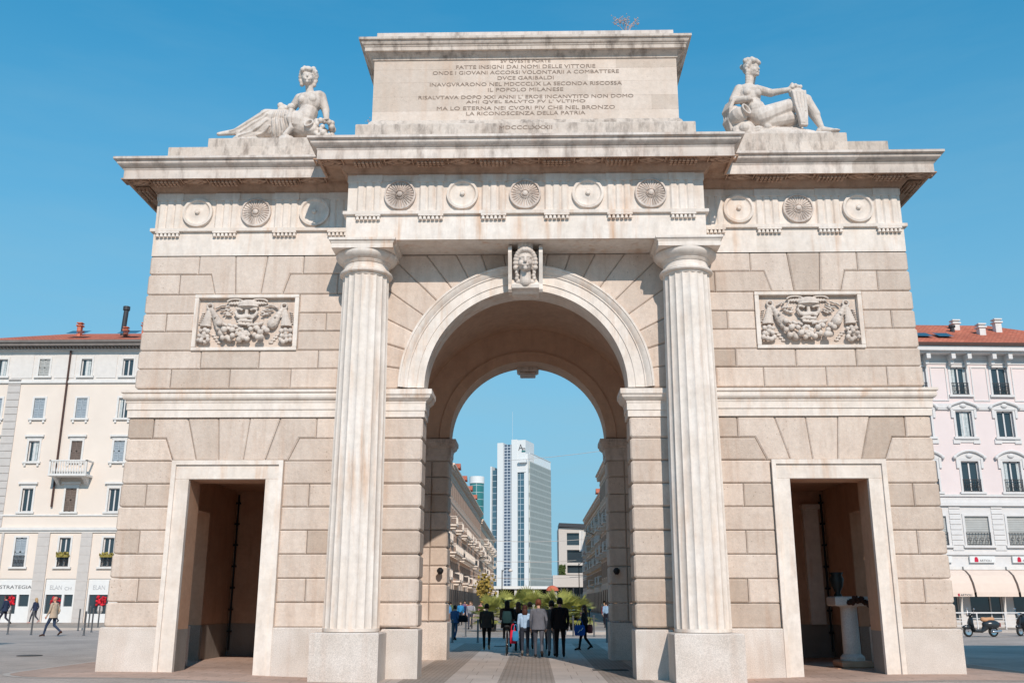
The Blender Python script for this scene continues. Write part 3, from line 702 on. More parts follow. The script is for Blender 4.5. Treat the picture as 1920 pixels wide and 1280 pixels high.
# --- relief panels with garlands
def relief(s):
    cx, cz = s*6.945, 8.335
    fr = MB(); hw, hh = 1.305, .72
    for a,b,c,d in ((-hw,hw,hh-.085,hh),(-hw,hw,-hh,-hh+.085),(-hw,-hw+.1,-hh+.085,hh-.085),(hw-.1,hw,-hh+.085,hh-.085)): fr.bbox(cx+a,cx+b,-.05,.5,cz+c,cz+d,.012,.55)
    fr.box(cx-hw+.05,cx+hw-.05,.09,.2,cz-hh+.05,cz+hh-.05,.5)
    po = fr.build('relief_panel', M['marble'], arch)
    g = MB(); q = random.Random(5 if s < 0 else 12)
    U = lambda px,py,dy=0: (cx+(px-690)*.00235, .06-dy, cz+(470-py)*.00232)
    fr_ = [(408,532),(440,592),(488,562),(505,628),(562,562),(575,632),(640,655),(730,655),(762,562),(790,612),(822,542),(862,592),(897,532),(926,562),(430,498),(540,655),(690,640),(845,640),(700,590),(470,640),(880,640)]
    for k,(px,py) in enumerate(fr_): g.ball(U(px+q.uniform(-6,6),py+q.uniform(-6,6),.09+.05*(k%3)), q.uniform(.064,.086), 11, 8)
    for k in range(14): g.ball(U(690+q.uniform(-45,60),615+q.uniform(-30,45),.14), q.uniform(.03,.045), 7, 5)
    for k in range(7): g.ball(U(645+34*math.cos(k*PI/3.5),580+34*math.sin(k*PI/3.5),.15), (.045,.03,.045), 8, 6)
    for px,py in ((470,492),(530,502),(590,514),(742,502),(795,494),(850,486),(520,540),(800,530)):
        g.ball(U(px,py,.08), (.085,.06,.045), 9, 6, rot=Matrix.Rotation(.5 if px < 690 else -.5,3,'Y'))
    for s2 in (-1,1):
        W = lambda px,py,dy=0: U(690+s2*(690-px),py,dy)
        g.tube([W(295+32*math.cos(k*PI/5),285+32*math.sin(k*PI/5),.05) for k in range(11)], .030, 7)
        for k in range(5):
            u = k/4; g.cap(W(318+80*u,325+150*u,.04), .05+.075*u, W(330+78*u,345+140*u,.05), .058+.075*u, 10)
        g.ball(W(372,418,.17), (.03,.03,.035), 7, 5)
        for k in range(6):
            u = k/5; g.lathe([(.055+.085*u+.010,-.035),(.05+.085*u,.04)], W(287-25*u,330+165*u,.03), 12, squash=.7)
        for px,py in ((215,560),(262,556),(306,566),(208,618),(246,625),(296,620),(200,664),(240,672),(276,684),(312,662),(258,598)): g.ball(W(px+q.uniform(-5,5),py+q.uniform(-5,5),.08+q.uniform(-.02,.04)), q.uniform(.052,.068), 9, 6)
        for k in range(6): g.ball(W(222-6*k,355+24*k,.0), (.055,.03,.016), 7, 5, rot=Matrix.Rotation(s2*.3,3,'Y'))
        for px,py in ((400,285),(440,275),(480,290),(430,330),(465,325),(500,330),(455,362),(510,385),(480,375),(520,355),(375,300)):
            g.ball(W(px,py,.05), (.075,.045,.022), 8, 5, rot=Matrix.Rotation(s2*q.uniform(-.3,1.0),3,'Y'))
        g.tube([W(560+85*math.cos(a),240-34*math.sin(a),.06) for a in [k*PI/8 for k in range(9)]], .026, 7)
        for k in range(5): g.cap(W(630-28*k,232+3*k,.03), .03, W(615-30*k,262-2*k,.03), .026, 8)
        g.tube([W(x_,y_,.08) for x_,y_ in ((690,392),(640,402),(596,392),(574,358),(584,322),(618,316),(650,332))], [.042,.045,.045,.045,.042,.04,.032], 9)
        for k in range(4): g.ball(W(350+22*k,600+28*k,.0), (.07,.03,.03), 7, 5)
    g.tube([U(x_,y_,.09) for x_,y_ in ((590,402),(640,418),(720,404),(768,424),(758,458),(700,452),(640,448),(604,462),(620,484),(690,492),(735,486))], [.042,.046,.046,.046,.044,.042,.04,.04,.04,.036,.028], 9)
    g.cap(U(690,330,.06), .045, U(690,390,.06), .05)
    g.ball(U(700,268,.03), (.26,.13,.14), 16, 9); g.lathe([(.24,-.022),(.285,0),(.24,.022)], U(700,292,.05), 22, squash=.55)
    fuse(g, 'garland', M['statue'], po, .0105, 0)
relief(-1); relief(1)
# ------------------------------------------------------------------ the reclining statues
def drape(mb, pts, r, n=7): mb.tube(pts, r, n)
def head_of(mb, c, s, yaw, crown=True, locks=5):
    """Statue head facing -y turned by yaw; s = half height of the face."""
    q = Matrix.Rotation(yaw, 3, 'Z'); P = lambda x,y,z: Vector(c)+q@Vector((x*s,y*s,z*s))
    mb.ball(c, (.72*s,.82*s,1.0*s), 16, 12, rot=q); mb.ball(P(0,-.3,-.42), (.5*s,.5*s,.55*s), 12, 9, rot=q)
    mb.cap(P(0,-.76,.14), .07*s, P(0,-.93,-.24), .105*s)
    mb.cap(P(-.2,-.80,-.55), .085*s, P(.2,-.80,-.55), .085*s); mb.ball(P(0,-.70,-.85), .2*s)
    for k in (-1,1):
        mb.cap(P(.10*k,-.74,.22), .09*s, P(.5*k,-.60,.2), .08*s); mb.ball(P(.30*k,-.52,-.30), .27*s)
        for j in range(7):
            a = j/6; mb.ball(P(k*(.1+.80*math.sin(a*1.7)), -.66+.85*a, .80-1.0*a*a), (.33-.10*a)*s)
        for j in range(locks): mb.ball(P(k*(.74-.05*j), .15+.05*j, -.45-.3*j), .27*s)
    mb.ball(P(0,.22,.35), (.95*s,.88*s,.9*s), 14, 10, rot=q)
    if crown:
        rr = random.Random(11)
        for j in range(26):
            a = rr.uniform(0,2*PI); e = rr.uniform(0,1)
            mb.ball(P(1.02*math.cos(a)*(1-.5*e), .1+.98*math.sin(a)*(1-.5*e), .62+.62*e), rr.uniform(.24,.36)*s, 8, 6)
from mathutils.bvhtree import BVHTree
def folds(mb, curves, r=.022, lift=.008):
    # thin folds laid on the surface built so far
    t = BVHTree.FromPolygons([Vector(v) for v in mb.v], mb.f)
    for cv in curves:
        pts = []
        for i in range(len(cv)-1):
            for k in range(6):
                u = k/6; x = cv[i][0]+(cv[i+1][0]-cv[i][0])*u; z = cv[i][1]+(cv[i+1][1]-cv[i][1])*u
                h = t.ray_cast(Vector((x,-4,z)), Vector((0,1,0)))
                if h[0] is not None: pts.append((x, h[0].y-lift, z))
        if len(pts) > 3: mb.tube(pts, [r*(.55+.45*math.sin(PI*(i+.5)/len(pts))) for i in range(len(pts))], 7)
def rocks(mb, x0, x1, y0, y1, z0, z1, n, seed):
    rr = random.Random(seed)
    for k in range(n):
        u = (k+.5)/n; x = x0+(x1-x0)*u
        mb.ball((x+rr.uniform(-.05,.05), rr.uniform(y0,y1), z0), (rr.uniform(.22,.36), rr.uniform(.3,.5), (z1-z0)*rr.uniform(.75,1.05)), 9, 6, rot=Matrix.Rotation(rr.uniform(-.2,.2),3,'Y'))
def plinth(x0, x1, name, parent):
    m = MB(); m.bbox(x0,x1,-.28,1.6,12.94,13.24,.02,.5); return m.build(name, M['crust'], parent)

sl = thing('reclining_statue', 'stone statue of a woman reclining with draped legs stretched out, on the left parapet', 'statue', (0,0,0))
b = MB(); y = .35
b.mi = 0
hip = (-6.02,y,13.86); chest = (-5.78,y+.02,14.56)
b.ball((-5.98,y,13.86), (.46,.36,.34), 16, 10, rot=Matrix.Rotation(.35,3,'Y'))
b.cap((-5.92,y,13.98), .30, (-5.80,y,14.28), .255); b.ball((-5.78,y,14.56), (.33,.25,.30), 16, 10, rot=Matrix.Rotation(-.15,3,'Y'))
b.cap((-6.02,y,14.74), .12, (-5.54,y+.03,14.80), .14); b.ball((-5.77,y+.03,14.76), (.27,.17,.15), 14, 9)
b.ball((-5.95,y-.17,14.57), (.125,.11,.12)); b.ball((-5.68,y-.17,14.59), (.125,.11,.12)); b.ball((-5.82,y-.12,14.68), (.26,.13,.14), 14, 8)
b.ball((-5.88,y-.17,14.1), (.24,.14,.2))
b.cap((-5.79,y,14.84), .115, (-5.83,y-.03,15.08), .10)
head_of(b, (-5.85,y-.08,15.27), .235, .12, True, 2)
b.cap((-5.50,y+.05,14.79), .135, (-5.36,y+.06,14.38), .11); b.cap((-5.36,y+.06,14.38), .105, (-5.29,y-.08,14.05), .075); b.ball((-5.27,y-.12,13.99), (.10,.13,.06))
for k in range(4): b.cap((-5.31+.03*k,y-.16,14.0), .028, (-5.33+.045*k,y-.30,13.93), .022)
b.cap((-6.08,y,14.72), .12, (-6.30,y+.12,14.45), .10); b.cap((-6.30,y+.12,14.45), .095, (-6.38,y-.12,14.28), .08)
rr = random.Random(4)
for k in range(12): b.ball((-6.38+rr.uniform(-.17,.17), y-.12+rr.uniform(-.1,.1), 14.32+rr.uniform(-.1,.12)), rr.uniform(.06,.10), 8, 6)
# draped legs
b.cap((-6.05,y-.08,13.93), .33, (-6.88,y-.12,14.10), .215); b.cap((-6.88,y-.12,14.10), .20, (-7.62,y-.15,13.66), .115); b.cap((-7.62,y-.15,13.66), .095, (-8.08,y-.28,13.53), .05)
b.cap((-6.05,y+.15,13.80), .30, (-6.95,y+.15,13.78), .22); b.cap((-6.95,y+.15,13.78), .2, (-7.75,y+.1,13.52), .10); b.cap((-7.75,y+.1,13.52), .09, (-7.98,y-.05,13.46), .05)
b.ball((-6.9,y-.05,13.75), (.5,.3,.26), 14, 9, rot=Matrix.Rotation(-.25,3,'Y'))
b.ball((-7.02,y-.10,13.78), (.66,.26,.27), 18, 10, rot=Matrix.Rotation(-.46,3,'Y')); b.ball((-6.5,y-.1,13.8), (.36,.28,.44), 16, 10); b.ball((-7.3,y-.1,13.5), (.5,.24,.16), 14, 8, rot=Matrix.Rotation(-.2,3,'Y'))
folds(b, [[(-6.75,14.22),(-7.1,14.0),(-7.5,13.76),(-7.85,13.58)],[(-6.80,14.08),(-7.05,13.88),(-7.35,13.68),(-7.75,13.50)],[(-6.78,13.92),(-6.98,13.72),(-7.22,13.56),(-7.6,13.44)],
          [(-6.72,13.76),(-6.85,13.60),(-7.1,13.46)],[(-6.66,13.62),(-6.76,13.50),(-6.9,13.42)],[(-6.95,14.10),(-7.3,13.88),(-7.65,13.66)]], .034, .012)
folds(b, [[(-6.30,14.2),(-6.30,13.9),(-6.24,13.6),(-6.28,13.4)],[(-6.40,14.2),(-6.42,13.9),(-6.36,13.6),(-6.40,13.4)],[(-6.50,14.2),(-6.54,13.9),(-6.50,13.6),(-6.52,13.4)],[(-6.60,14.18),(-6.66,13.95),(-6.62,13.7),(-6.62,13.45)]], .042, .016)
b.tube([(-6.18,y-.34,14.2),(-6.2,y-.40,13.9),(-6.12,y-.42,13.6),(-6.3,y-.45,13.38)], [.07,.085,.09,.06], 8)
rocks(b, -7.9, -5.2, y-.15, y+.35, 13.26, 13.52, 9, 2)
# urn and the shaggy rock under the hand
def urn(b, c, d, k):
    n0 = len(b.v); b.lathe([(.09,-.30),(.19,-.20),(.235,-.02),(.20,.12),(.125,.2),(.17,.25),(.17,.29),(.125,.29),(.115,.22),(.10,.10),(.02,.08)], (0,0,0), 18)
    b.xf(Matrix.Translation(c)@Vector(d).to_track_quat('Z','Y').to_matrix().to_4x4()@Matrix.Scale(k,4), n0)
urn(b, (-5.62,y-.20,13.68), (-.28,-.85,.42), .82)
for k in range(26): b.ball((-5.27+rr.uniform(-.24,.18), y-.20+rr.uniform(-.15,.2), 13.64+rr.uniform(-.22,.25)), rr.uniform(.06,.11), 7, 5)
plinth(-8.2,-4.95,'statue_base',sl)
fuse(b, 'body', M['statue'], sl, .015, 2)

sr = thing('reclining_statue', 'stone statue of a woman leaning back with one bare knee raised, on the right parapet', 'statue', (0,0,0))
b = MB(); y = .35
b.ball((6.20,y,13.98), (.42,.34,.30), 16, 10, rot=Matrix.Rotation(.5,3,'Y')); b.cap((6.14,y,14.05), .29, (6.02,y,14.36), .25)
b.ball((5.95,y,14.62), (.31,.25,.32), 16, 10, rot=Matrix.Rotation(-.2,3,'Y')); b.ball((5.93,y,14.84), (.27,.18,.15), 14, 9)
b.ball((5.86,y-.18,14.65), (.12,.11,.115)); b.ball((6.13,y-.16,14.63), (.12,.11,.115)); b.ball((6.0,y-.12,14.76), (.25,.13,.14), 14, 8); b.ball((6.1,y-.17,14.2), (.22,.14,.22))
b.cap((5.95,y,14.9), .115, (6.02,y-.02,15.18), .10); head_of(b, (6.06,y-.04,15.40), .235, R(48))
b.cap((5.70,y,14.84), .14, (5.52,y-.02,14.50), .12); b.cap((5.52,y-.02,14.50), .115, (5.80,y-.24,14.42), .085); b.ball((5.86,y-.27,14.42), .085)
for k in range(4): b.cap((5.88,y-.30+.03*k,14.45-.03*k), .026, (5.97,y-.28+.03*k,14.39-.03*k), .022)
b.cap((6.16,y,14.84), .125, (6.52,y-.05,14.70), .11); b.cap((6.52,y-.05,14.70), .10, (6.98,y-.14,14.74), .07); b.ball((7.05,y-.15,14.79), (.11,.09,.055))
for k in range(4): b.cap((7.10,y-.20+.035*k,14.80), .027, (7.24,y-.21+.04*k,14.80+.01*k), .022)
rr = random.Random(8)
for k in range(10): b.ball((7.16+rr.uniform(-.12,.14), y-.14+rr.uniform(-.08,.08), 14.84+rr.uniform(-.03,.05)), rr.uniform(.035,.06), 7, 5)
# raised leg (near) and folded leg (far)
b.cap((6.25,y-.10,13.96), .29, (7.38,y-.12,14.42), .17); b.ball((7.40,y-.12,14.42), (.17,.17,.18)); b.cap((7.40,y-.12,14.40), .165, (7.62,y-.12,14.02), .13); b.cap((7.58,y-.10,14.08), .145, (7.74,y-.12,13.66), .078)
b.cap((7.74,y-.10,13.60), .09, (8.02,y-.20,13.51), .06); b.ball((8.06,y-.22,13.50), (.12,.09,.045)); b.ball((7.70,y-.08,13.56), .09)
for k in range(4): b.cap((8.05,y-.29+.04*k,13.49), .03, (8.15,y-.30+.045*k,13.475), .022)
b.cap((6.3,y+.1,13.92), .28, (7.1,y+.15,13.98), .19); b.cap((7.1,y+.15,13.98), .17, (7.35,y+.2,13.55), .10)
b.cap((6.30,y-.05,13.82), .24, (6.95,y-.08,13.92), .2)
# cloth over the knee and round the back
b.loft([[(x,yy,z) for x,yy in ((6.96+o,y-.26),(7.36+o*.4-w_,y-.26),(7.36+o*.4-w_,y-.37),(6.96+o,y-.40))] for z,o,w_ in ((14.60,0,0),(14.25,.05,.02),(13.9,.12,.05),(13.58,.18,.10))])
folds(b, [[(7.00,14.56),(7.04,14.2),(7.11,13.9),(7.17,13.6)],[(7.10,14.56),(7.13,14.2),(7.17,13.9),(7.21,13.6)],[(7.20,14.56),(7.21,14.2),(7.23,13.9),(7.25,13.6)],[(7.30,14.56),(7.30,14.2),(7.29,13.95)]], .03, .010)
b.tube([(7.0,y-.1,14.62),(7.2,y-.12,14.70),(7.4,y-.1,14.62)], [.09,.11,.09], 9)
for k in range(5): drape(b, [(5.50-.03*k,y-.16+.07*k,14.46),(5.40-.03*k,y-.15+.07*k,14.2),(5.36-.02*k,y-.12+.06*k,13.9),(5.42,y-.1+.06*k,13.55)], [.05,.06,.06,.05])
b.ball((5.55,y+.05,13.95), (.22,.3,.42), 12, 9)
urn(b, (5.60,y-.22,13.96), (.60,-.74,.30), .98)
for k in range(14): b.ball((5.72+rr.uniform(-.24,.3), y-.25+rr.uniform(-.1,.2), 13.48+rr.uniform(-.18,.2)), rr.uniform(.08,.14), 7, 5)
[b.ball((6.0+rr.uniform(-.15,.35),y-.05+rr.uniform(-.1,.1),13.5+rr.uniform(-.1,.14)), (rr.uniform(.10,.2),.2,rr.uniform(.06,.12)), 8, 6) for k in range(12)]
rocks(b, 5.5, 7.6, y-.15, y+.35, 13.26, 13.66, 8, 6); b.ball((7.72,y-.05,13.36), (.42,.35,.13)); b.ball((6.7,y+.1,13.36), (1.25,.5,.34), 18, 9); b.ball((5.75,y+.05,13.5), (.36,.42,.42), 14, 9); b.ball((6.9,y+.15,13.7), (.4,.25,.25))
plinth(5.0,8.2,'statue_base',sr)
fuse(b, 'body', M['statue'], sr, .015, 2)

# dry weeds rooted on the attic
def weed(name, label, loc, h, n, seed, mat):
    q = random.Random(seed); m = MB()
    for k in range(n):
        a = q.uniform(0,2*PI); sp = q.uniform(.2,.9)*h; p0 = Vector((q.uniform(-.05,.05),q.uniform(-.05,.05),-.02)); p1 = p0+Vector((math.cos(a)*sp*.4,math.sin(a)*sp*.3,h*q.uniform(.35,.6))); p2 = p1+Vector((math.cos(a)*sp*.5,math.sin(a)*sp*.3,h*q.uniform(.15,.4)))
        m.tube([p0,p1,p2], [.007,.005,.003], 4)
        for j in range(9):
            c = p1.lerp(p2, q.uniform(.1,1.1))+Vector((q.uniform(-.07,.07),q.uniform(-.07,.07),q.uniform(-.05,.05))); m.ball(c, q.uniform(.010,.022), 5, 3)
    return tag(m.build(name, mat, loc=loc), label, 'plant')
M['dry'] = plain('dry_seed_heads', S(205,180,172,.8), .9)
weed('dry_weed', 'bushy dry weed with pale seed heads growing on top of the inscribed attic', (2.62,-.85,15.80), .62, 13, 1, M['dry'])
weed('dry_weed', 'thin wispy dry weed beside the left foot of the inscribed attic', (-4.05,-.7,13.05), .5, 4, 2, M['dry'])
# memorial inside the right doorway
mb = MB(); st = thing('marble_stele', 'tall white marble stele on the back wall inside the right doorway', 'monument', (8.42,6.5,.0))
mb.bbox(-.22,.22,-.08,.12,1.05,4.35,.02); mb.build('slab', M['marble'], st); m2 = MB(); m2.bbox(-.27,.27,-.14,.12,4.35,4.5,.02); m2.build('cap', M['marble'], st)
pd = thing('stone_pedestal', 'white stone pillar pedestal on a stepped base inside the right doorway', 'pedestal', (8.02,2.35,-.05))
m = MB(); m.bbox(-.55,.55,-.5,.5,0,.18,.03); m.bbox(-.38,.38,-.38,.38,.18,.34,.03); m.build('base', M['plaster'], pd)
m = MB(); m.lathe([(.29,.34),(.29,.42),(.21,.5),(.20,1.6),(.24,1.63)], (0,0,0), 20); m.build('shaft', M['granite'], pd, smooth=40)
m = MB(); m.bbox(-.42,.42,-.36,.36,1.63,1.86,.03); m.build('cap', M['granite'], pd)
vs = MB(); vs.lathe([(.09,0),(.10,.03),(.06,.09),(.14,.25),(.17,.42),(.13,.52),(.17,.58)], (0,0,0), 14)
tag(vs.build('bronze_vase', plain('dark_bronze', (.02,.022,.02,1), .5), loc=(7.76,2.25,1.812), smooth=True), 'dark bronze vase on the pedestal inside the right doorway', 'vase')
wr = MB(); q = random.Random(2)
for k in range(110):
    a = R(200)+R(190)*k/109; wr.ball((.36*math.cos(a)+q.uniform(-.06,.06), q.uniform(-.06,.06), .30*math.sin(a)+q.uniform(-.05,.05)), (q.uniform(.03,.06),q.uniform(.03,.05),q.uniform(.03,.06)), 6, 4)
wr.xf(Matrix.Rotation(R(24),4,'Y')@Matrix.Rotation(PI,4,'X'))
tag(wr.build('laurel_wreath', plain('dried_laurel', (.055,.022,.014,1), .8, tint=False), loc=(8.18,1.92,1.42)), 'dark dried laurel wreath hung across the pedestal inside the right doorway', 'wreath')
for s,lab in ((-1,'left'),(1,'right')):
    m = MB(); m.tube([(s*8.78,6.52,.3),(s*8.78,6.52,4.8)], .03, 8)
    for k in range(7): m.box(s*8.78-.06,s*8.78+.06,6.46,6.58,.8+.62*k,.85+.62*k)
    tag(m.build('wall_conduit', M['black']), 'dark conduit with brackets up the corner inside the %s doorway' % lab, 'pipe')
# wall lamps on the rear piers
for s,lab in ((-1,'sunlit left'),(1,'shaded right')):
    lm = thing('pier_lamp', 'small dark lamp fixed to the %s rear pier of the passage' % lab, 'lamp', (s*2.66,7.22,2.55))
    m = MB(); m.cap((0,.08,0), .03, (0,-.14,.03), .03); m.build('bracket', M['black'], lm)
    m = MB(); m.lathe([(.05,-.08),(.10,.0),(.10,.06),(.04,.12)], (0,-.18,.0), 12); m.build('lamp_head', M['black'], lm)
# ------------------------------------------------------------------ houses round the square
M['glass'] = glass('window_glass', S(70,84,92,.55)); M['dark'] = plain('dark_interior', (.018,.016,.015,1), .6)
M['curtain'] = plain('pale_curtain', S(205,212,212,.8), .9, var=.2, sc=8)
M['shut_grey'] = plain('grey_blind', S(205,204,200,.75), .7, var=.06); M['shut_blue'] = plain('blue_grey_shutter', S(190,200,208,.7), .7, var=.06); M['shut_brown'] = plain('brown_shutter', S(150,132,122,.6), .7)
M['tile'] = paving('roof_tiles', S(222,132,104,.85), S(206,112,86,.85), (1,1,1), .02, bw=.28, bh=.22)
M['cream'] = plain('cream_render', S(246,230,216,.82), .9, var=.04, sc=.5); M['greytrim'] = plain('grey_trim', S(232,227,222,.86), .85, var=.06); M['greypil'] = plain('grey_pilaster', S(214,206,200,.8), .85, var=.05)
M['pink'] = plain('pink_render', S(244,226,222,.82), .9, var=.04, sc=.5); M['trimw'] = plain('white_trim', S(238,233,230,.78), .8, var=.04); M['iron'] = plain('iron_railing', S(84,84,88,.5), .5); M['steel'] = plain('steel_post', S(150,150,152,.6), .35, metal=.6)
M['eave'] = plain('dark_eaves', S(150,140,134,.6), .8); M['copper'] = plain('brown_gutter', S(96,66,58,.6), .6)
M['gpanel'] = plain('grey_panel', S(240,232,225,.8), .8, var=.05)
M['red'] = plain('red_flowers', S(214,40,56,.8), .8, tint=True); M['leaf'] = plain('leaf_green', S(96,112,56,.5), .8, tint=True); M['yellow'] = plain('yellow_flowers', S(176,160,84,.6), .8, tint=True)
M['letters'] = plain('grey_letters', S(120,120,124,.6), .6); M['palelet'] = plain('pale_letters', S(196,196,198,.8), .6); M['awn'] = plain('cream_awning', S(246,222,205,.8), .9, var=.03); M['logo'] = plain('crimson_logo', S(206,30,66,.8), .6)

def holed_wall(mb, x0, x1, z0, z1, holes, y=0, depth=.28, mi=0, rev=None):
    xs = sorted({x0,x1,*[v for h in holes for v in h[:2]]}); zs = sorted({z0,z1,*[v for h in holes for v in h[2:4]]})
    for a,b in zip(xs[:-1],xs[1:]):
        for c,d in zip(zs[:-1],zs[1:]):
            mx, mz = (a+b)/2, (c+d)/2
            if not any(h[0]<mx<h[1] and h[2]<mz<h[3] for h in holes): mb.add([(a,y,c),(b,y,c),(b,y,d),(a,y,d)],[(0,1,2,3)],mi=mi)
    for a,b,c,d in [h[:4] for h in holes]:
        e = y+depth
        mb.add([(a,y,c),(b,y,c),(b,y,d),(a,y,d),(a,e,c),(b,e,c),(b,e,d),(a,e,d)],[(0,4,5,1),(1,5,6,2),(2,6,7,3),(3,7,4,0)],mi=mi if rev is None else rev)
WPROTO = {}
def window(parent, cx, z0, w, h, style, trim, head=0, sill=True, y=0, seed=0, arch=0, rail=False, cons=False):
    """Window part (surround) with frame and pane or shutter as sub-parts; local origin at the foot of the opening."""
    key = (w,h,style,trim,head,sill,arch,rail,cons)
    if key in WPROTO: return dup(WPROTO[key], parent, (cx,y,z0), 0)
    m = MB(); t = .14
    for a,b,c,d in ((-w/2-t,-w/2,-.0,h+t),(w/2,w/2+t,-.0,h+t),(-w/2,w/2,h,h+t)): m.box(a,b,-.05,.06,c,d)
    if sill: m.box(-w/2-.26,w/2+.26,-.16,.2,-.14,0); 
    if cons:
        for s in (-1,1): m.box(s*(w/2+.08)-.07,s*(w/2+.08)+.07,-.12,.02,-.34,-.14)
    if head == 1: m.box(-w/2-.18,w/2+.18,-.06,.04,h+t,h+t+.16); m.box(-w/2-.30,w/2+.30,-.20,.04,h+t+.16,h+t+.30)
    if head in (2,3):      # curved or broken pediment with a cartouche
        pts = [(-w/2-.42+ (w+.84)*k/12) for k in range(13)]
        f = (lambda u: .42*math.cos(u*PI/2)**.8) if head == 2 else (lambda u: .40*(1-abs(u))**.6)
        m.tube([(p,-.14,h+.22+f(p/(w/2+.42))) for p in pts], .085, 6); m.ball((0,-.1,h+.34), (.22,.1,.15), 9, 6)
        for s in (-1,1): m.ball((s*(w/2+.40),-.14,h+.22), (.12,.12,.13), 8, 6); m.box(s*(w/2+.22)-.08,s*(w/2+.22)+.08,-.1,.02,h-.45,h+.2)
        m.loft([[(p,yy,z) for p,z in [(-w/2-.3,h+.1)]+[(p,h+.18+f(p/(w/2+.42))) for p in pts[1:-1]]+[(w/2+.3,h+.1)]] for yy in (-.07,.03)])
        if head == 3:
            for s in (-1,1): m.box(s*(w/2+.12)-.22,s*(w/2+.12)+.22,-.08,.02,-.42,-.14)
            m.box(-w/2,w/2,-.06,.02,-.34,-.14)
    o = m.build('window', trim, parent, loc=(cx,y,z0))
    f = MB(); d = .17
    for a,b,c,e in ((-w/2,-w/2+.07,0,h),(w/2-.07,w/2,0,h),(-.045,.045,0,h),(-w/2,w/2,0,.07),(-w/2,w/2,h-.07,h)): f.box(a,b,d-.03,d+.05,c,e)
    if style != 'blind': f.build('frame', M['trimw'], o)
    if style in ('glass','open'):
        g = MB(); g.box(-w/2,w/2,d+.02,d+.03,0,h); g.build('pane', M['glass'], o)
        c = MB(); q = random.Random(seed+int(w*100))
        if style == 'glass':
            for k in range(6): c.box(-w/2+w*k/6,-w/2+w*(k+.9)/6,d-.015-.01*(k%2),d+.018,.04,h-.04) if k in ((0,1,5) if seed%2 else (2,3,4)) else None
        if c.v: c.build('curtain', M['curtain'], o)
    elif style == 'blind':
        g = MB(); n = int(h/.11)
        for k in range(n): g.box(-w/2,w/2,.08+.0,.14,h*k/n,h*(k+.86)/n)
        g.box(-w/2,w/2,.12,.15,0,h); g.build('blind', M['shut_grey'], o)
    else:
        g = MB(); n = int(h/.12); mat = {'shut_blue':M['shut_blue'],'shut_brown':M['shut_brown'],'shut_grey':M['shut_grey']}[style]
        for s in (-1,1):
            a, b = sorted((s*.012, s*(w/2-.01)))
            for k in range(n): g.box(a+.05,b-.05,.05,.09,h*k/n+.01,h*(k+.8)/n)
            for u,v in ((a,a+.06),(b-.06,b)): g.box(u,v,.03,.1,0,h)
            g.box(a,b,.03,.1,0,.08); g.box(a,b,.03,.1,h-.08,h); g.box(a,b,.03,.1,h*.48,h*.53); g.box(a,b,.085,.1,0,h)
        g.build('shutter', mat, o)
    if rail:
        r = MB(); rh = .75 if h > 1.5 else .4
        for zz in (.03,rh): r.box(-w/2-.02,w/2+.02,-.08,-.04,zz,zz+.04)
        for k in range(9): r.box(-w/2+w*k/8-.012,-w/2+w*k/8+.012,-.07,-.045,.03,rh)
        for k in range(4): r.tube([(-w/2+w*(k+.5)/4+.09*math.cos(a*PI/4),-.06,rh/2+.12*math.sin(a*PI/4)) for a in range(9)], .014, 4)
        r.build('railing', M['iron'], o)
    WPROTO[key] = o
    return o
def roof(mb, x0, x1, y0, y1, z, h, over=.6, hip=True):
    a = (x0-over, y0-over); b = (x1+over, y1+over); r = (y1-y0)/2
    hx = r if hip else 0
    v = [(a[0],a[1],z),(b[0],a[1],z),(b[0],b[1],z),(a[0],b[1],z),(x0+hx,(y0+y1)/2,z+h),(x1-hx,(y0+y1)/2,z+h)]
    mb.add(v, [(0,1,5,4),(1,2,5),(2,3,4,5),(3,0,4),(3,2,1,0)])
def chimney(parent, x, y, z, h, mat, w=.4):
    m = MB(); m.box(x-w/2,x+w/2,y-w/2,y+w/2,z,z+h); m.box(x-w/2-.08,x+w/2+.08,y-w/2-.08,y+w/2+.08,z+h,z+h+.1); m.box(x-w/2+.04,x+w/2-.04,y-w/2+.04,y+w/2-.04,z+h+.1,z+h+.22); m.box(x-w/2-.06,x+w/2+.06,y-w/2-.06,y+w/2+.06,z+h+.22,z+h+.3)
    return m.build('chimney', mat, parent)

# ---- cream house on the left of the square (facade y = 47)
H = thing('apartment_house', 'cream apartment house with grey pilasters and white shopfronts on the left', 'house', (-31.0,47.0,.13))
Lk = 1.208
zz = lambda z: 1.65+(z-1.65)*Lk-.13
cols = [-9.0,-5.75,-2.55,.62,3.8,7.0,10.2]     # window axes
ROWS = [('f1',zz(3.66),zz(5.36)),('f2',zz(6.88),zz(8.28)),('f3',zz(9.9),zz(11.17)),('f4',zz(12.57),zz(13.84)),('top',zz(15.24),zz(16.33))]
W0 = .80
holes = []
for c in cols:
    for n_,a,b in ROWS: holes.append((c-W0/2,c+W0/2,a,b))
shops = [(-10.4,-7.2),(-7.0,-4.6),(-3.62,-1.45),(-.55,1.75),(2.65,4.9),(5.9,8.1),(9.0,11.2)]
for a,b in shops: holes.append((a,b,0.02,zz(2.98)))
m = MB(); X0, X1 = -11.5, 12.5
holed_wall(m, X0, X1, -.3, zz(5.65), [h for h in holes if h[2] < 5], mi=0)
holed_wall(m, X0, X1, zz(5.65), zz(14.85), [h for h in holes if 5 < h[2] < zz(14.8)], mi=0)
holed_wall(m, X0, X1, zz(14.85), zz(17.0), [h for h in holes if h[2] > zz(14.8)], mi=1)
m.box(X0,X1,.30,10,-.3,zz(17.1),mi=2); m.add([(X0,0,-.3),(X0,.3,-.3),(X0,.3,zz(17.1)),(X0,0,zz(17.1)),(X1,0,-.3),(X1,.3,-.3),(X1,.3,zz(17.1)),(X1,0,zz(17.1))],[(0,3,2,1),(4,5,6,7)])
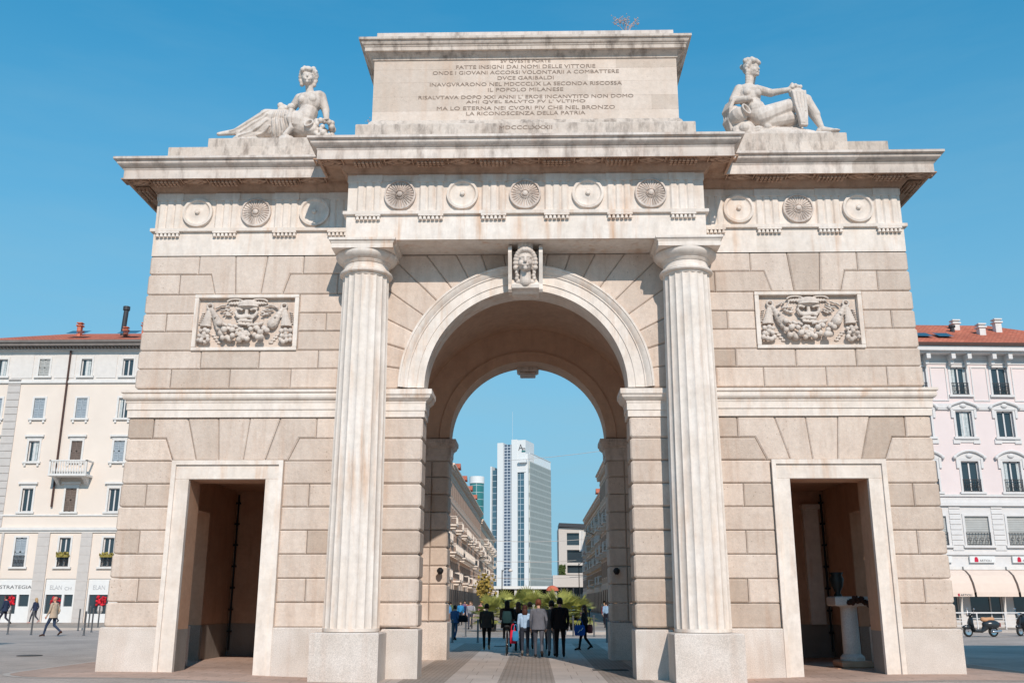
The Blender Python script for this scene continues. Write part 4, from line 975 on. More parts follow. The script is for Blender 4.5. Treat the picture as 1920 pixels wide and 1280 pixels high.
m.build('facade_wall', [M['cream'],M['gpanel'],M['dark']], H)
m = MB()
for z0,z1,o in ((zz(5.65),zz(5.78),.10),(zz(5.78),zz(5.95),.22),(zz(6.62),zz(6.72),.08),(zz(14.78),zz(14.9),.14),(zz(14.9),zz(14.98),.07),(zz(16.85),zz(17.05),.20)): m.box(X0,X1,-o,.02,z0,z1)
m.build('string_course', M['greytrim'], H)
for c0,c1 in ((-4.55,-3.68),(-1.4,-.6),(1.8,2.6),(4.95,5.85),(8.15,8.95),(-7.19,-7.02)):
    m = MB(); z = -.2; k = 0
    while z < zz(5.62): m.bbox(c0,c1,-.10-.02*(z<.5),.02,z,min(z+.62,zz(5.64)),.02); z += .62; k += 1
    m.build('pilaster', M['greypil'], H)
m = MB(); z = zz(6.0); k = 0
while z < zz(14.7): m.bbox(-1.25-7.05+.0,-1.25-7.05+.95,-.07,.02,z,z+.52,.015); z += .55; k += 1
m.build('quoin_strip', M['greypil'], H)
for i,(c,d) in enumerate(zip(cols[:-1],cols[1:])):
    m = MB(); m.bbox(c+.85,d-.85,-.05,.02,zz(15.1),zz(16.6),.01); m.build('attic_panel', M['gpanel'], H)
STY = {'top':['glass','shut_grey','glass','open','glass','open','glass'],'f4':['shut_blue']*3+['glass','shut_blue','open','glass'],'f3':['glass','glass','shut_brown','shut_blue','glass','open','glass'],'f2':['open','open','shut_brown','open','open','glass','open'],'f1':['glass','shut_blue','open','open','open','glass','open']}
for n_,a,b in ROWS:
    for i,c in enumerate(cols):
        # column i+1 of the photo starts at the second axis
        window(H, c, a, W0, round(b-a,2), STY[n_][i], M['greytrim'], head=1 if n_ in ('f2','f3') else 0, seed=i, rail=(n_=='f1'), cons=n_ in ('f3','f4'))
for i,(mt,c) in enumerate((('red',-9.0),('yellow',.62-3.17),('yellow',.62))):
    b = MB(); q = random.Random(i)
    for k in range(26): b.ball((c+q.uniform(-.45,.45),-.22+q.uniform(-.1,.1),ROWS[0][1]+.85+q.uniform(-.08,.14)), q.uniform(.05,.1), 6, 4, t=q.random())
    b.box(c-.42,c+.42,-.30,-.12,ROWS[0][1]+.66,ROWS[0][1]+.82)
    b.build('flower_box', M[mt], H)
# balcony on the third floor
bz = zz(9.05); bc = cols[2]+.05
m = MB(); m.bbox(bc-1.4,bc+1.4,-1.15,.1,bz-.18,bz,.03)
for s in (-1,1): m.loft([[(bc+s*1.05+k,0,bz-.18),(bc+s*1.05+k,-.95,bz-.18),(bc+s*1.05+k,-.5,bz-.4),(bc+s*1.05+k,0,bz-.75)] for k in (-.12,.12)])
bal = m.build('balcony', M['greytrim'], H)
m = MB()
for a,b,c,d in ((bc-1.38,bc-1.26,-1.13,-1.0),(bc+1.26,bc+1.38,-1.13,-1.0)): m.box(a,b,c,d,bz,bz+.98)
m.box(bc-1.38,bc+1.38,-1.13,-1.0,bz+.9,bz+1.0)
for s in (-1,1): m.box(bc+s*1.32-.06,bc+s*1.32+.06,-1.0,0,bz+.9,bz+1.0)
for k in range(13): m.lathe([(.04,bz),(.075,bz+.2),(.035,bz+.5),(.06,bz+.9)], (bc-1.15+2.3*k/12,-1.06,0), 8)
m.build('balustrade', M['greytrim'], bal)
m = MB(); m.tube([(-1.28+cols[2]-.0,-.12,zz(17.1)),(-1.28+cols[2],-.12,zz(7.16))], .075, 8); m.build('downpipe', M['copper'], H)
m = MB()
m.box(X0-.3,X1+.3,-.75,.3,zz(17.05),zz(17.25),mi=1); m.box(X0-.3,X1+.3,-.85,.3,zz(17.25),zz(17.4),mi=1)
for k in range(90): m.box(X0+k*.266,X0+.14+k*.266,-.6,-.2,zz(16.95),zz(17.05),mi=1)
roof(m, X0, X1, .2, 9.8, zz(17.4), 2.1, .9); ro = m.build('roof', [M['tile'],M['eave']], H)
chimney(ro, -5.0, 3.2, zz(17.4)+1.3, .9, M['tile'], .32); chimney(ro, -.9, 2.4, zz(17.4)+.9, .7, M['tile'], .26); chimney(ro, .35, 3.0, zz(17.4)+1.2, .9, M['tile'], .38)
m = MB(); m.tube([(-1.6,3.4,zz(17.4)+1.2),(-1.5,3.4,zz(17.4)+3.6)], .19, 12); m.tube([(-1.5,3.4,zz(17.4)+3.6),(-1.5,3.4,zz(17.4)+3.9)], .27, 12); m.build('chimney_flue', M['iron'], ro)
for c in (-4.2,-.2,2.6):
    m = MB(); z0 = zz(17.4)
    m.add([(c-.75,.9,z0+.98),(c+.75,.9,z0+.98),(c+.75,2.0,z0+1.50),(c-.75,2.0,z0+1.50)],[(0,1,2,3)]); m.build('skylight', M['glass'], ro)
# shopfronts
for i,(a,b) in enumerate(shops):
    zt = zz(2.98); f = MB(); zb, zs = .72, zz(2.07)
    xm = a+(b-a)*.60
    o1, o2 = (a+.10, xm-.05), (xm+.12, b-.12)
    if i == 3: o1, o2 = (a+.15, a+1.55), None
    holed_wall(f, a+.02, b-.02, .02, zt, [(o1[0],o1[1],zb,zs)]+([(o2[0],o2[1],zb+.5,zs)] if o2 else []), y=.06, depth=.2)
    so = f.build('shopfront', M['white'], H)
    g = MB()
    g.box(o1[0],o1[1],.20,.21,zb,zs)
    if o2: g.box(o2[0],o2[1],.20,.21,zb+.5,zs)
    g.build('shop_window', M['glass'], so)
    if i in (1,2,3):
        q = random.Random(i); v = MB(); cx = (o1[0]+o1[1])/2+.15
        for k in range(30): v.ball((cx+q.uniform(-.32,.32), .14+q.uniform(-.06,.04), zs-.42+q.uniform(-.3,.3)), q.uniform(.06,.12), 6, 4, t=q.random(), mi=0)
        v.lathe([(.12,zb+.02),(.2,zb+.2),(.17,zb+.5),(.14,zb+.55)], (cx,.14,0), 12, mi=1); v.build('flower_display', [M['red'],M['greypil']], so)
tb_ = MB(); text_into(tb_, 'STRATEGIA', 2.3, .24, -5.75, zz(2.50), .055, depth=.01); tb_.build('shop_sign', M['letters'], H)
tb_ = MB(); text_into(tb_, 'ELAN', .85, .30, -2.85, zz(2.48), .055, depth=.01); text_into(tb_, 'CH', .5, .22, -1.98, zz(2.42), .055, depth=.01); text_into(tb_, 'ELAN', .85, .30, .25, zz(2.48), .055, depth=.01); tb_.build('shop_sign', M['palelet'], H)

# ---- pink house on the right (facade y = 38, turned a little)
H2 = thing('apartment_house', 'pink apartment house with ornate white window surrounds and cream awnings on the right', 'house', (27.0,38.0,.13), R(3.2))
k2 = 1.152; zz2 = lambda z: 1.65+(z-1.65)*k2-.13
ax = [-5.65+2.72*i for i in range(7)]    # window axes: the photo shows the 3rd and 4th
ax = [.53-2.66*2, .53-2.66, .53, .53+2.66, .53+2.66*2, .53+2.66*3]
R2 = [('w',zz2(4.62),zz2(6.16),1.5),('p',zz2(7.45),zz2(9.12),1.12),('m',zz2(10.44),zz2(11.89),1.05),('t',zz2(12.8),zz2(14.38),1.05)]
holes = [(c-w_/2,c+w_/2,a,b) for n_,a,b,w_ in R2 for c in ax]
sh2 = [(c-1.02,c+1.02,.02,zz2(3.2)) for c in ax]
m = MB(); X0, X1 = -7.0, 10.5
holed_wall(m, X0, X1, -.3, zz2(7.15), [h for h in holes if h[2] < zz2(7.15)]+sh2, mi=1)
holed_wall(m, X0, X1, zz2(7.15), zz2(15.4), [h for h in holes if h[2] > zz2(7.15)], mi=0)
m.box(X0,X1,.30,10,-.3,zz2(15.4),mi=2); m.add([(X0,0,-.3),(X0,.3,-.3),(X0,.3,zz2(15.4)),(X0,0,zz2(15.4)),(X1,0,-.3),(X1,.3,-.3),(X1,.3,zz2(15.4)),(X1,0,zz2(15.4))],[(0,3,2,1),(4,5,6,7)],mi=0)
m.build('facade_wall', [M['pink'],M['trimw'],M['dark']], H2)
m = MB()
for z0,z1,o in ((zz2(4.12),zz2(4.26),.12),(zz2(6.7),zz2(6.86),.16),(zz2(6.86),zz2(6.95),.08),(zz2(7.2),zz2(7.32),.10),(zz2(11.95),zz2(12.02),.1),(zz2(12.05),zz2(12.3),.05),(zz2(14.55),zz2(14.72),.06),(zz2(14.75),zz2(15.15),.03)): m.box(X0,X1,-o,.02,z0,z1)
m.build('string_course', M['trimw'], H2)
for c0,c1 in zip(ax[:-1],ax[1:]):        # banded rustication beside the first-floor windows, sunk panels on the top floor
    m = MB(); z = zz2(4.35)
    while z < zz2(6.55): m.bbox(c0+.98,c1-.98,-.05,.02,z,z+.28,.02); z += .315
    m.build('banded_rustication', M['trimw'], H2)
    m = MB(); a,b,c,d = c0+.80,c1-.80,zz2(12.45),zz2(14.4)
    for q in ((a,a+.07,c,d),(b-.07,b,c,d),(a+.07,b-.07,c,c+.07),(a+.07,b-.07,d-.07,d)): m.box(q[0],q[1],-.05,.02,q[2],q[3])
    m.build('wall_panel', M['trimw'], H2)
ST2 = {'w':['blind']*6,'p':['open','glass','open','glass','glass','open'],'m':['glass','open','glass','open','glass','glass'],'t':['open','glass','glass','open','glass','open']}
for n_,a,b,w_ in R2:
    for i,c in enumerate(ax): window(H2, c, a, w_, round(b-a,2), ST2[n_][i], M['trimw'], head={'w':0,'p':2,'m':3,'t':0}[n_], seed=i, rail=n_ in ('w','p','t'))
m = MB(); m.box(X0-.3,X1+.3,-.95,.3,zz2(15.15),zz2(15.42)); m.box(X0-.2,X1+.2,-.7,.3,zz2(15.05),zz2(15.15))
for c in ax:
    for d in (-.52,.52): m.bbox(c+d-.13,c+d+.13,-.72,.02,zz2(14.72),zz2(15.06),.03); m.bbox(c+d-.1,c+d+.1,-.42,.02,zz2(14.45),zz2(14.74),.03)
m.build('eaves_cornice', M['trimw'], H2)
m = MB(); m.box(X0-.5,X1+.5,-1.08,.3,zz2(15.42),zz2(15.58),mi=1); roof(m, X0, X1, .2, 9.8, zz2(15.58), 2.9, 1.0); ro = m.build('roof', [M['tile'],M['copper']], H2)
for x_,y_,h_ in ((-3.9,1.5,.95),(-.2,4.6,1.1),(2.6,3.6,1.0),(3.5,2.0,1.1),(5.2,3.0,1.3)): chimney(ro, x_, y_, zz2(15.58)+min(y_,5)*.5, h_*.75, M['greytrim'], .42)
m = MB(); m.tube([(1.95,2.8,zz2(15.58)+1.0),(1.95,2.8,zz2(15.58)+2.1)], .15, 10); m.tube([(1.95,2.8,zz2(15.58)+2.1),(1.95,2.8,zz2(15.58)+2.25)], .22, 10); m.build('chimney_flue', M['iron'], ro)
for c in (-1.0,.4):
    m = MB(); z0 = zz2(15.58); m.add([(c-.5,.6,z0+.86),(c+.5,.6,z0+.86),(c+.5,1.6,z0+1.36),(c-.5,1.6,z0+1.36)],[(0,1,2,3)]); m.build('skylight', M['glass'], ro)
for i,c in enumerate(ax):
    f = MB()
    for a,b,z0,z1 in ((c-1.0,c-.93,.02,zz2(3.1)),(c+.93,c+1.0,.02,zz2(3.1)),(c+.25,c+.32,.02,zz2(2.4)),(c-.93,c+.93,zz2(3.1),zz2(3.2)),(c-.93,c+.93,.02,.55)): f.box(a,b,.1,.24,z0,z1)
    so = f.build('shopfront', M['greypil'], H2); g = MB(); g.box(c-.93,c+.93,.17,.18,.55,zz2(3.1)); g.build('shop_window', M['glass'], so)
for i,c in enumerate(ax[1:5]):
    sg = MB(); sg.bbox(c-.78,c+.78,-.16,-.04,zz2(3.72),zz2(4.06),.01); so = sg.build('shop_sign', M['white'], H2)
    t = MB(); text_into(t, 'ARTIOLI', .72, .13, c+.17, zz2(3.83), -.162, depth=.008, mi=0)
    # small crimson house emblem
    t.loft([[(c-.50,yy,zz2(3.76)),(c-.27,yy,zz2(3.76)),(c-.27,yy,zz2(3.90)),(c-.31,yy,zz2(3.99)),(c-.40,yy,zz2(4.03)),(c-.48,yy,zz2(3.97)),(c-.50,yy,zz2(3.88))] for yy in (-.175,-.161)], mi=1)
    t.build('lettering', [M['letters'],M['logo']], so)
    aw = MB(); pr = [(-.12,zz2(3.36)),(-.5,zz2(3.30)),(-.95,zz2(3.05)),(-1.25,zz2(2.65)),(-1.42,zz2(2.2)),(-1.44,zz2(1.98))]
    aw.loft([[(c-1.26,y_,z_) for y_,z_ in pr],[(c+1.26,y_,z_) for y_,z_ in pr]], caps=False, closed=False)
    for sx in (-1.26,1.26): aw.add([(c+sx,-.12,zz2(2.2))]+[(c+sx,y_,z_) for y_,z_ in pr[:5]], [(0,1,2,3,4,5)])
    aw.box(c-1.28,c+1.28,-.25,-.02,zz2(3.36),zz2(3.52),mi=1)
    ao_ = aw.build('awning', [M['awn'],M['greytrim']], H2)
    if i == 0:
        t = MB(); text_into(t, 'ARTIOLI', .7, .12, c+.75, zz2(2.06), -1.445, depth=.006, mi=0); t.box(c+.26,c+.36,-1.455,-1.446,zz2(2.0),zz2(2.13),mi=1); t.build('lettering', [M['letters'],M['logo']], ao_)
# terrace railing in front of the shop
rl = thing('terrace_railing', 'pale metal terrace railing in front of the awnings of the pink house', 'railing', (25.2,33.4,.13), R(3.2))
r_ = MB(); r_.box(-3.6,6,-.03,.03,.98,1.05); r_.build('top_rail', M['trimw'], rl)
for k in range(7):
    p = MB(); p.box(-3.6+1.6*k-.03,-3.6+1.6*k+.03,-.03,.03,0,.98); p.build('post', M['trimw'], rl)
for z0 in (.30,.52,.68):
    p = MB(); p.box(-3.6,6,-.015,.015,z0,z0+.04); p.build('rail', M['trimw'], rl)
# raised kerbs and pavements in front of the houses
sheet('pavement', M['pave2'], lin_(-45,-14,8), [33,36,47.2], .12); mb = MB(); mb.box(-45,-14,32.75,33.0,0,.255); struct(mb.build('kerb', M['kerb']))
sheet('pavement', M['pave2'], lin_(16.5,45,8), [32,34,40], .12); mb = MB(); mb.box(16.5,45,31.75,32.0,0,.255); struct(mb.build('kerb', M['kerb']))
# toll houses that flank the gate, outside the frame
M['toll'] = plain('toll_house_render', S(226,206,180,.8), .9, var=.05)
for s,x0,x1,lab in ((-1,-29.5,-16.6,'left'),(1,13.9,27,'right')):
    th = thing('toll_house', 'pale hipped toll house standing off to the %s of the gate' % lab, 'house', ((x0+x1)/2,-7.5,.0)); hw = (x1-x0)/2
    m = MB(); hs_ = [(-4.5+4.5*k-.6,-4.5+4.5*k+.6,z0,z0+2.2) for k in range(3) for z0 in (1.2,5.0,8.6)]
    holed_wall(m, -hw, hw, 0, 12, hs_, y=-5.5); m.box(-hw,hw,-5.2,5.5,0,12); m.build('wall', M['toll'], th)
    for h_ in hs_: window(th, (h_[0]+h_[1])/2, h_[2], 1.2, 2.2, 'shut_brown', M['greytrim'], y=-5.5)
    m = MB(); roof(m, -hw, hw, -5.5, 5.5, 12, 2.0, .6); m.build('roof', M['tile'], th)
# ------------------------------------------------------------------ the street beyond the arch
def swall(name, c1, trim=None): return plain(name, c1, .9, var=.07, sc=.6)
SB = {'win':plain('far_window', S(70,72,76,.4), .3, tint=True),'shd':plain('far_shutter', S(176,146,128,.7), .8, tint=True),'balc':plain('far_balcony', S(240,228,216,.9), .8)}
def bay_win(w, h, sur, sh):
    m = MB()
    for a,b,c,d in ((-w/2-.14,-w/2,0,h+.14),(w/2,w/2+.14,0,h+.14),(-w/2,w/2,h,h+.14),(-w/2-.22,w/2+.22,-.14,0)): m.box(a,b,-.02,.05,c,d,mi=0)
    m.box(-w/2,w/2,.02,.04,0,h,mi=1)
    for s in (-1,1): m.box(min(s*w*.5,s*w*.98),max(s*w*.5,s*w*.98),-.035,-.01,.02,h-.02,mi=2)
    return m
def street_house(name, label, side, y0, y1, x, eave, floors, wall, trimc, balc, seed, dormers=0, shop=True):
    """side -1: facade faces +x (left side of the street)."""
    L = y1-y0
    H = thing('street_house', label, 'house', (x, y0 if side < 0 else y1, 0), PI/2 if side < 0 else -PI/2)
    q = random.Random(seed); m = MB(); n = int(L/3.2); bw = L/n
    m.box(0,L,0,12,-.2,eave); W = m.build('wall', wall, H)
    m = MB(); gh = 4.3; fh = (eave-gh-.6)/floors
    for f in range(floors+1): m.box(0,L,-.05,.02,gh+fh*f-.55,gh+fh*f-.35)
    m.box(-.2,L+.2,-.40,.3,eave-.3,eave,mi=0); m.box(-.2,L+.2,-.55,.3,eave,eave+.2,mi=0)
    for k in range(int(L/1.0)): m.box(k*1.0,k*1.0+.25,-.35,.02,eave-.6,eave-.3)
    m.build('cornice', trimc, H)
    base = None
    for f in range(floors):
        for k in range(n):
            c = bw*(k+.5); z = gh+fh*f+.35
            if base is None: base = bay_win(1.1, fh-1.35, trimc, SB['shd']).build('window', [trimc,SB['win'],SB['shd']], H, loc=(c,0,z)); o = base
            else: o = dup(base, H, (c,0,z))
    bal = None
    for f in range(floors):
        for k in range(n):
            if balc(f,k,q):
                c = bw*(k+.5); z = gh+fh*f-.05
                if bal is None:
                    b = MB(); b.bbox(-1.3,1.3,-.85,.02,-.18,0,.03); 
                    for s in (-1,1): b.box(s*.9-.1,s*.9+.1,-.7,.02,-.5,-.18)
                    b.box(-1.3,1.3,-.84,-.80,.92,.98); b.box(-1.3,1.3,-.84,-.80,.08,.12)
                    for j in range(14): b.box(-1.3+2.56*j/13,-1.27+2.56*j/13,-.83,-.80,0,.95)
                    for s in (-1,1): b.box(s*1.28-.02,s*1.28+.02,-.84,0,.92,.98)
                    bal = b.build('balcony', SB['balc'], H, loc=(c,0,z))
                else: dup(bal, H, (c,0,z))
    if shop:
        base = None
        for k in range(n):
            c = bw*(k+.5)
            if base is None:
                b = MB(); b.box(-bw*.36,bw*.36,-.06,.02,0,3.2,mi=0); b.box(-bw*.42,bw*.42,-.1,.0,3.2,3.75,mi=1)
                base = b.build('shopfront', [SB['win'],trimc], H, loc=(c,0,.0))
            else: dup(base, H, (c,0,0))
    m = MB(); roof(m, 0, L, .2, 11.8, eave+.2, 3.4, .5, hip=False); ro = m.build('roof', M['tile'], H)
    for k in range(dormers):
        c = L*(k+.5)/dormers; d = MB(); d.box(c-1.0,c+1.0,.6,4.5,eave+.3,eave+2.2,mi=0); d.box(c-.5,c+.5,.56,.62,eave+.7,eave+1.8,mi=2)
        d.loft([[(c-1.3,.3,eave+2.2),(c+1.3,.3,eave+2.2),(c,.3,eave+3.0)],[(c-1.3,5,eave+2.2),(c+1.3,5,eave+2.2),(c,5,eave+3.0)]], mi=1); d.build('dormer', [wall,M['tile'],SB['win']], ro)
    for k in range(3):
        c = L*q.uniform(.1,.9); chimney(ro, c, q.uniform(1.5,4), eave+1.0, q.uniform(1.0,2.0), M['tile'], .6)
    return H
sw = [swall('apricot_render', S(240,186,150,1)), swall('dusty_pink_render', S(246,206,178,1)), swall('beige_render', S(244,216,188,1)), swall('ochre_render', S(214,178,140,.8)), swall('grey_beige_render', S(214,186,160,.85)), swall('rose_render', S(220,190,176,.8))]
tr = plain('far_stone_trim', S(240,218,198,.9), .85)
street_house('', 'apricot house with balconies at the near end of the left street row', -1, 56, 92, -9.8, 17.0, 3, sw[0], tr, lambda f,k,q: f < 2 and k % 3 != 1, 1, 2)
street_house('', 'dusty pink house with many balconies and small dormers along the left of the street', -1, 92.2, 160, -9.8, 17.6, 4, sw[1], tr, lambda f,k,q: f in (0,1,2) and q.random() < .6, 2, 5)
street_house('', 'beige house with dark shutters at the far end of the left street row', -1, 160.2, 222, -9.8, 16.6, 4, sw[2], tr, lambda f,k,q: q.random() < .4, 3, 0)
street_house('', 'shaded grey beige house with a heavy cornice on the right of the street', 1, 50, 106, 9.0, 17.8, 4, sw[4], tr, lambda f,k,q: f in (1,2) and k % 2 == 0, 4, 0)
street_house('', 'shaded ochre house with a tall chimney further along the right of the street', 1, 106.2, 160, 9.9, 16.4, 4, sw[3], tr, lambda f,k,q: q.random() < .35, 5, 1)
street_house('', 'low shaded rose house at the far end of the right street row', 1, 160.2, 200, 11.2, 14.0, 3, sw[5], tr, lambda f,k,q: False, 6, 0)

# ---- office tower
def facade_mat(name, wallc, glassc, scale, mortar, bw, bh, offs=0, rnd_=.5, rough=.3):
    m, nt, b = newmat(name, rough, .5)
    tc = N(nt,'ShaderNodeTexCoord').outputs['UV']
    br = N(nt,'ShaderNodeTexBrick', offset=offs); nt.links.new(mapped(nt,tc,scale), br.inputs['Vector'])
    br.inputs['Color1'].default_value = glassc; br.inputs['Color2'].default_value = tuple(c*rnd_ for c in glassc[:3])+(1,); br.inputs['Mortar'].default_value = wallc
    br.inputs['Scale'].default_value = 1; br.inputs['Mortar Size'].default_value = mortar; br.inputs['Brick Width'].default_value = bw; br.inputs['Row Height'].default_value = bh; br.inputs['Mortar Smooth'].default_value = 0
    nt.links.new(br.outputs['Color'], b.inputs['Base Color']); return m
def uv_box(o):
    """Wall coordinates in metres: u along the wall, v up."""
    me = o.data; uv = me.uv_layers.new(name='wall')
    for p in me.polygons:
        n = p.normal
        for li in p.loop_indices:
            c = me.vertices[me.loops[li].vertex_index].co
            uv.data[li].uv = (c.x if abs(n.y) > abs(n.x) else c.y, c.z)
tw_white = plain('tower_white_cladding', S(236,236,234,.85), .5, var=.02)
tw_grid = facade_mat('tower_gridded_glazing', S(214,220,226,.85), S(104,122,146,.6), (1,1,1), .17, 1.9, 1.65, 0, .8)
tw_band = facade_mat('tower_banded_glazing', S(196,206,212,.85), S(96,136,156,.6), (1,1,1), .12, 9, 3.3, 0, .7)
tw_side = facade_mat('tower_slotted_side', S(198,200,192,.8), S(138,144,136,.7), (1,1,1), .42, 1.35, 3.3, .37, .6, .5)
TW = thing('office_tower', 'tall white office tower with gridded glass strips rising beyond the street', 'tower', (-7.0,500,0), R(-18))
def tb2(name, x0,x1,y0,y1,z0,z1,mat,uv=False):
    m = MB(); m.box(x0,x1,y0,y1,z0,z1); o = m.build(name, mat, TW)
    if uv: uv_box(o)
    return o
tb2('glass_strip', -16.6,-13.0,1.5,30,0,72,tw_band,True); tb2('white_fin', -17.4,-16.6,0,30,0,74,tw_white); tb2('white_fin', -13.6,-12.9,2.2,28,60,83,tw_white)
tb2('white_slab', -13.0,-9.6,-1.0,30,0,86.6,tw_white); tb2('glass_strip', -9.6,-4.7,.2,30,0,85.6,tw_grid,True); tb2('white_slab', -4.7,-1.3,-1.2,20,0,88,tw_white)
hd_ = tb2('crown_block', -1.3,3.4,-1.0,14,70,87.6,tw_white); tb2('glass_strip', -1.3,2.4,0,20,0,70,tw_band,True)
tb2('white_fin', 2.4,4.6,-.6,10,0,80,tw_white); tb2('slotted_side', -8,5.2,1.0,40,0,76,tw_side,True)
m = MB()
for k in range(22): m.box(5.0,5.3,1.0+k*1.8,1.35+k*1.8,76,80.5)
m.box(4.9,5.4,1,40,80.5,80.8); m.box(-8,-7.6,1,40,76,80); m.build('roof_screen', tw_white, TW)
m = MB(); m.box(-.2,4.4,-3.2,-.9,75.0,76.4); m.build('balcony_box', tw_white, TW)
m = MB(); m.tube([(-8,10,85),(-8,10,106)], .05, 6); m.build('mast', M['greytrim'], TW)
t = MB(); text_into(t, 'A', 2.6, 3.4, .6, 83.6, -1.02, depth=.15, mi=0); text_into(t, 'im', 1.6, 1.5, 2.45, 82.8, -1.02, depth=.15, mi=0); t.box(1.2,3.35,-1.2,-1.02,80.9,81.7,mi=1); t.build('sign', [M['letters'],plain('teal_bar', S(40,120,120,.8), .6)], TW)

gt = thing('round_tower', 'green glass round tower showing above the left street roofs', 'tower', (-24.7,400,0))
gg = facade_mat('green_glazing', S(190,205,205,.8), S(70,150,150,.6), (1,1,1), .1, 30, 3.0, 0, .8)
m = MB(); m.lathe([(3.1,0),(3.1,52)], (0,0,0), 24); o = m.build('shaft', gg, gt); uv_box(o)
m = MB(); m.lathe([(3.3,52),(3.3,55)], (0,0,0), 24); m.build('crown', tw_white, gt)

# ---- modern block, viaduct and kiosk closing the street
MBk = thing('modern_block', 'modern beige block with large square windows at the end of the street on the right', 'building', (10.5,238,0))
bg_ = plain('pale_concrete', S(216,204,194,.8), .85, var=.05)
m = MB(); holed_wall(m, -3.8, 9, 8.8, 21, [(-1.5,2.2,16.4,19.6),(-1.5,5,11.9,15.2),(-1.5,5,9.2,11.2)], depth=1.2); m.box(-3.8,9,1.2,14,8.8,21); m.box(-3.8,-3.7,0,1.3,8.8,21); m.build('wall', bg_, MBk)
m = MB(); m.box(-1.5,2.2,.9,1.0,16.4,19.6); m.box(-1.5,5,.9,1.0,11.9,15.2); m.box(-1.5,5,.9,1.0,9.2,11.2); m.build('window', M['glass'], MBk)
m = MB(); m.loft([[(-3.6,-.8,21.2),(10,-.8,20.6),(10,-.8,21.6),(-3.6,-.8,22.2)],[(-3.6,12,21.2),(10,12,20.6),(10,12,21.6),(-3.6,12,22.2)]]); m.build('roof', M['iron'], MBk)
m = MB(); m.box(-5.4,9,-2,10,5.6,8.6); m.build('podium', bg_, MBk)
m = MB()
for k in range(9): m.box(-5.0+k*1.6,-4.7+k*1.6,-1.8,-1.5,0,5.6)
m.build('column_row', M['iron'], MBk)
m = MB(); m.box(-5,9,.5,.6,0,5.6); m.build('glazing', M['glass'], MBk)
m = MB(); q = random.Random(9)
for k in range(120): m.ball((-2.9+q.uniform(-.8,.8),-.3+q.uniform(-.3,.3),9.6+q.uniform(-.8,1.6)), q.uniform(.15,.3), 5, 3, t=q.random())
m.build('hanging_plant', M['leaf'], MBk)
vd = thing('viaduct', 'low white deck with dark openings under it across the end of the street', 'bridge', (-1,228,0))
m = MB(); m.box(-14,6.5,0,8,5.0,5.7); m.build('deck', tw_white, vd)
for k in range(5):
    m = MB(); m.box(-13+4.6*k,-12.4+4.6*k,.6,1.4,0,5.0); m.build('pillar', M['greytrim'], vd)
m = MB(); m.box(-14,6.5,6,6.2,0,5.0); m.build('dark_wall', M['dark'], vd)
kd = MB(); kd.lathe([(1.5,0),(1.4,.5),(1.0,.95),(.4,1.2),(.02,1.25)], (0,0,0), 16); ks = thing('kiosk', 'small kiosk with an orange dome roof at the end of the street', 'kiosk', (4.6,215,0))
kd.build('roof', plain('orange_canvas', S(226,120,92,.8), .8), ks, loc=(0,0,4.4)); m = MB(); m.lathe([(1.1,0),(1.1,4.4)], (0,0,0), 12); m.build('booth', bg_, ks)
fl_ = thing('white_flag', 'white flag hanging from the right street facade', 'flag', (7.4,120,0))
m = MB(); m.tube([(1.6,0,11.2),(-.5,0,12.2)], .05, 6); m.build('pole', M['iron'], fl_)
m = MB(); m.loft([[(-.6+.9*u,.12*math.sin(u*7+v),11.9-.3*u-3.1*v*(1-.15*u)) for u in [j/6 for j in range(7)]] for v in [j/5 for j in range(6)]], caps=False, closed=False); m.build('cloth', M['white'], fl_)
for i,(yy,z,lab) in enumerate(((118,10.6,'highest'),(122,7.9,'middle'),(126,5.6,'lowest'))):
    m = MB(); m.tube([(-9.8+18.8*k/12,yy,z-.5*(1-((k-6)/6)**2)) for k in range(13)], .035, 5); tag(m.build('street_cable', M['greypil']), 'thin pale cable stretched across the street, %s of the three' % lab, 'cable')
m = MB(); m.tube([(-2+20*k/10,60,13.5+3.2*k/10-.5*(1-((k-5)/5)**2)) for k in range(11)], .018, 4); tag(m.build('overhead_wire', M['greypil']), 'faint overhead wire against the sky rising to the right', 'wire')
def lamp_post(x, y, h, label):
    L_ = thing('street_lamp', label, 'lamp', (x,y,0)); m = MB(); m.lathe([(.12,0),(.12,.5),(.06,.6),(.05,h)], (0,0,0), 10); m.tube([(0,0,h-.2),(.5,0,h+.2),(.9,0,h+.05)], .04, 6); m.build('post', M['iron'], L_)
    m = MB(); m.lathe([(.04,.2),(.22,.05),(.26,-.08),(.1,-.16)], (.95,0,h-.05), 10); m.build('lamp_head', M['greytrim'], L_)
lamp_post(-3.4, 88, 5.2, 'street lamp with a curved arm left of the palms'); lamp_post(6.0, 105, 6.6, 'tall street lamp by the shaded right facades')

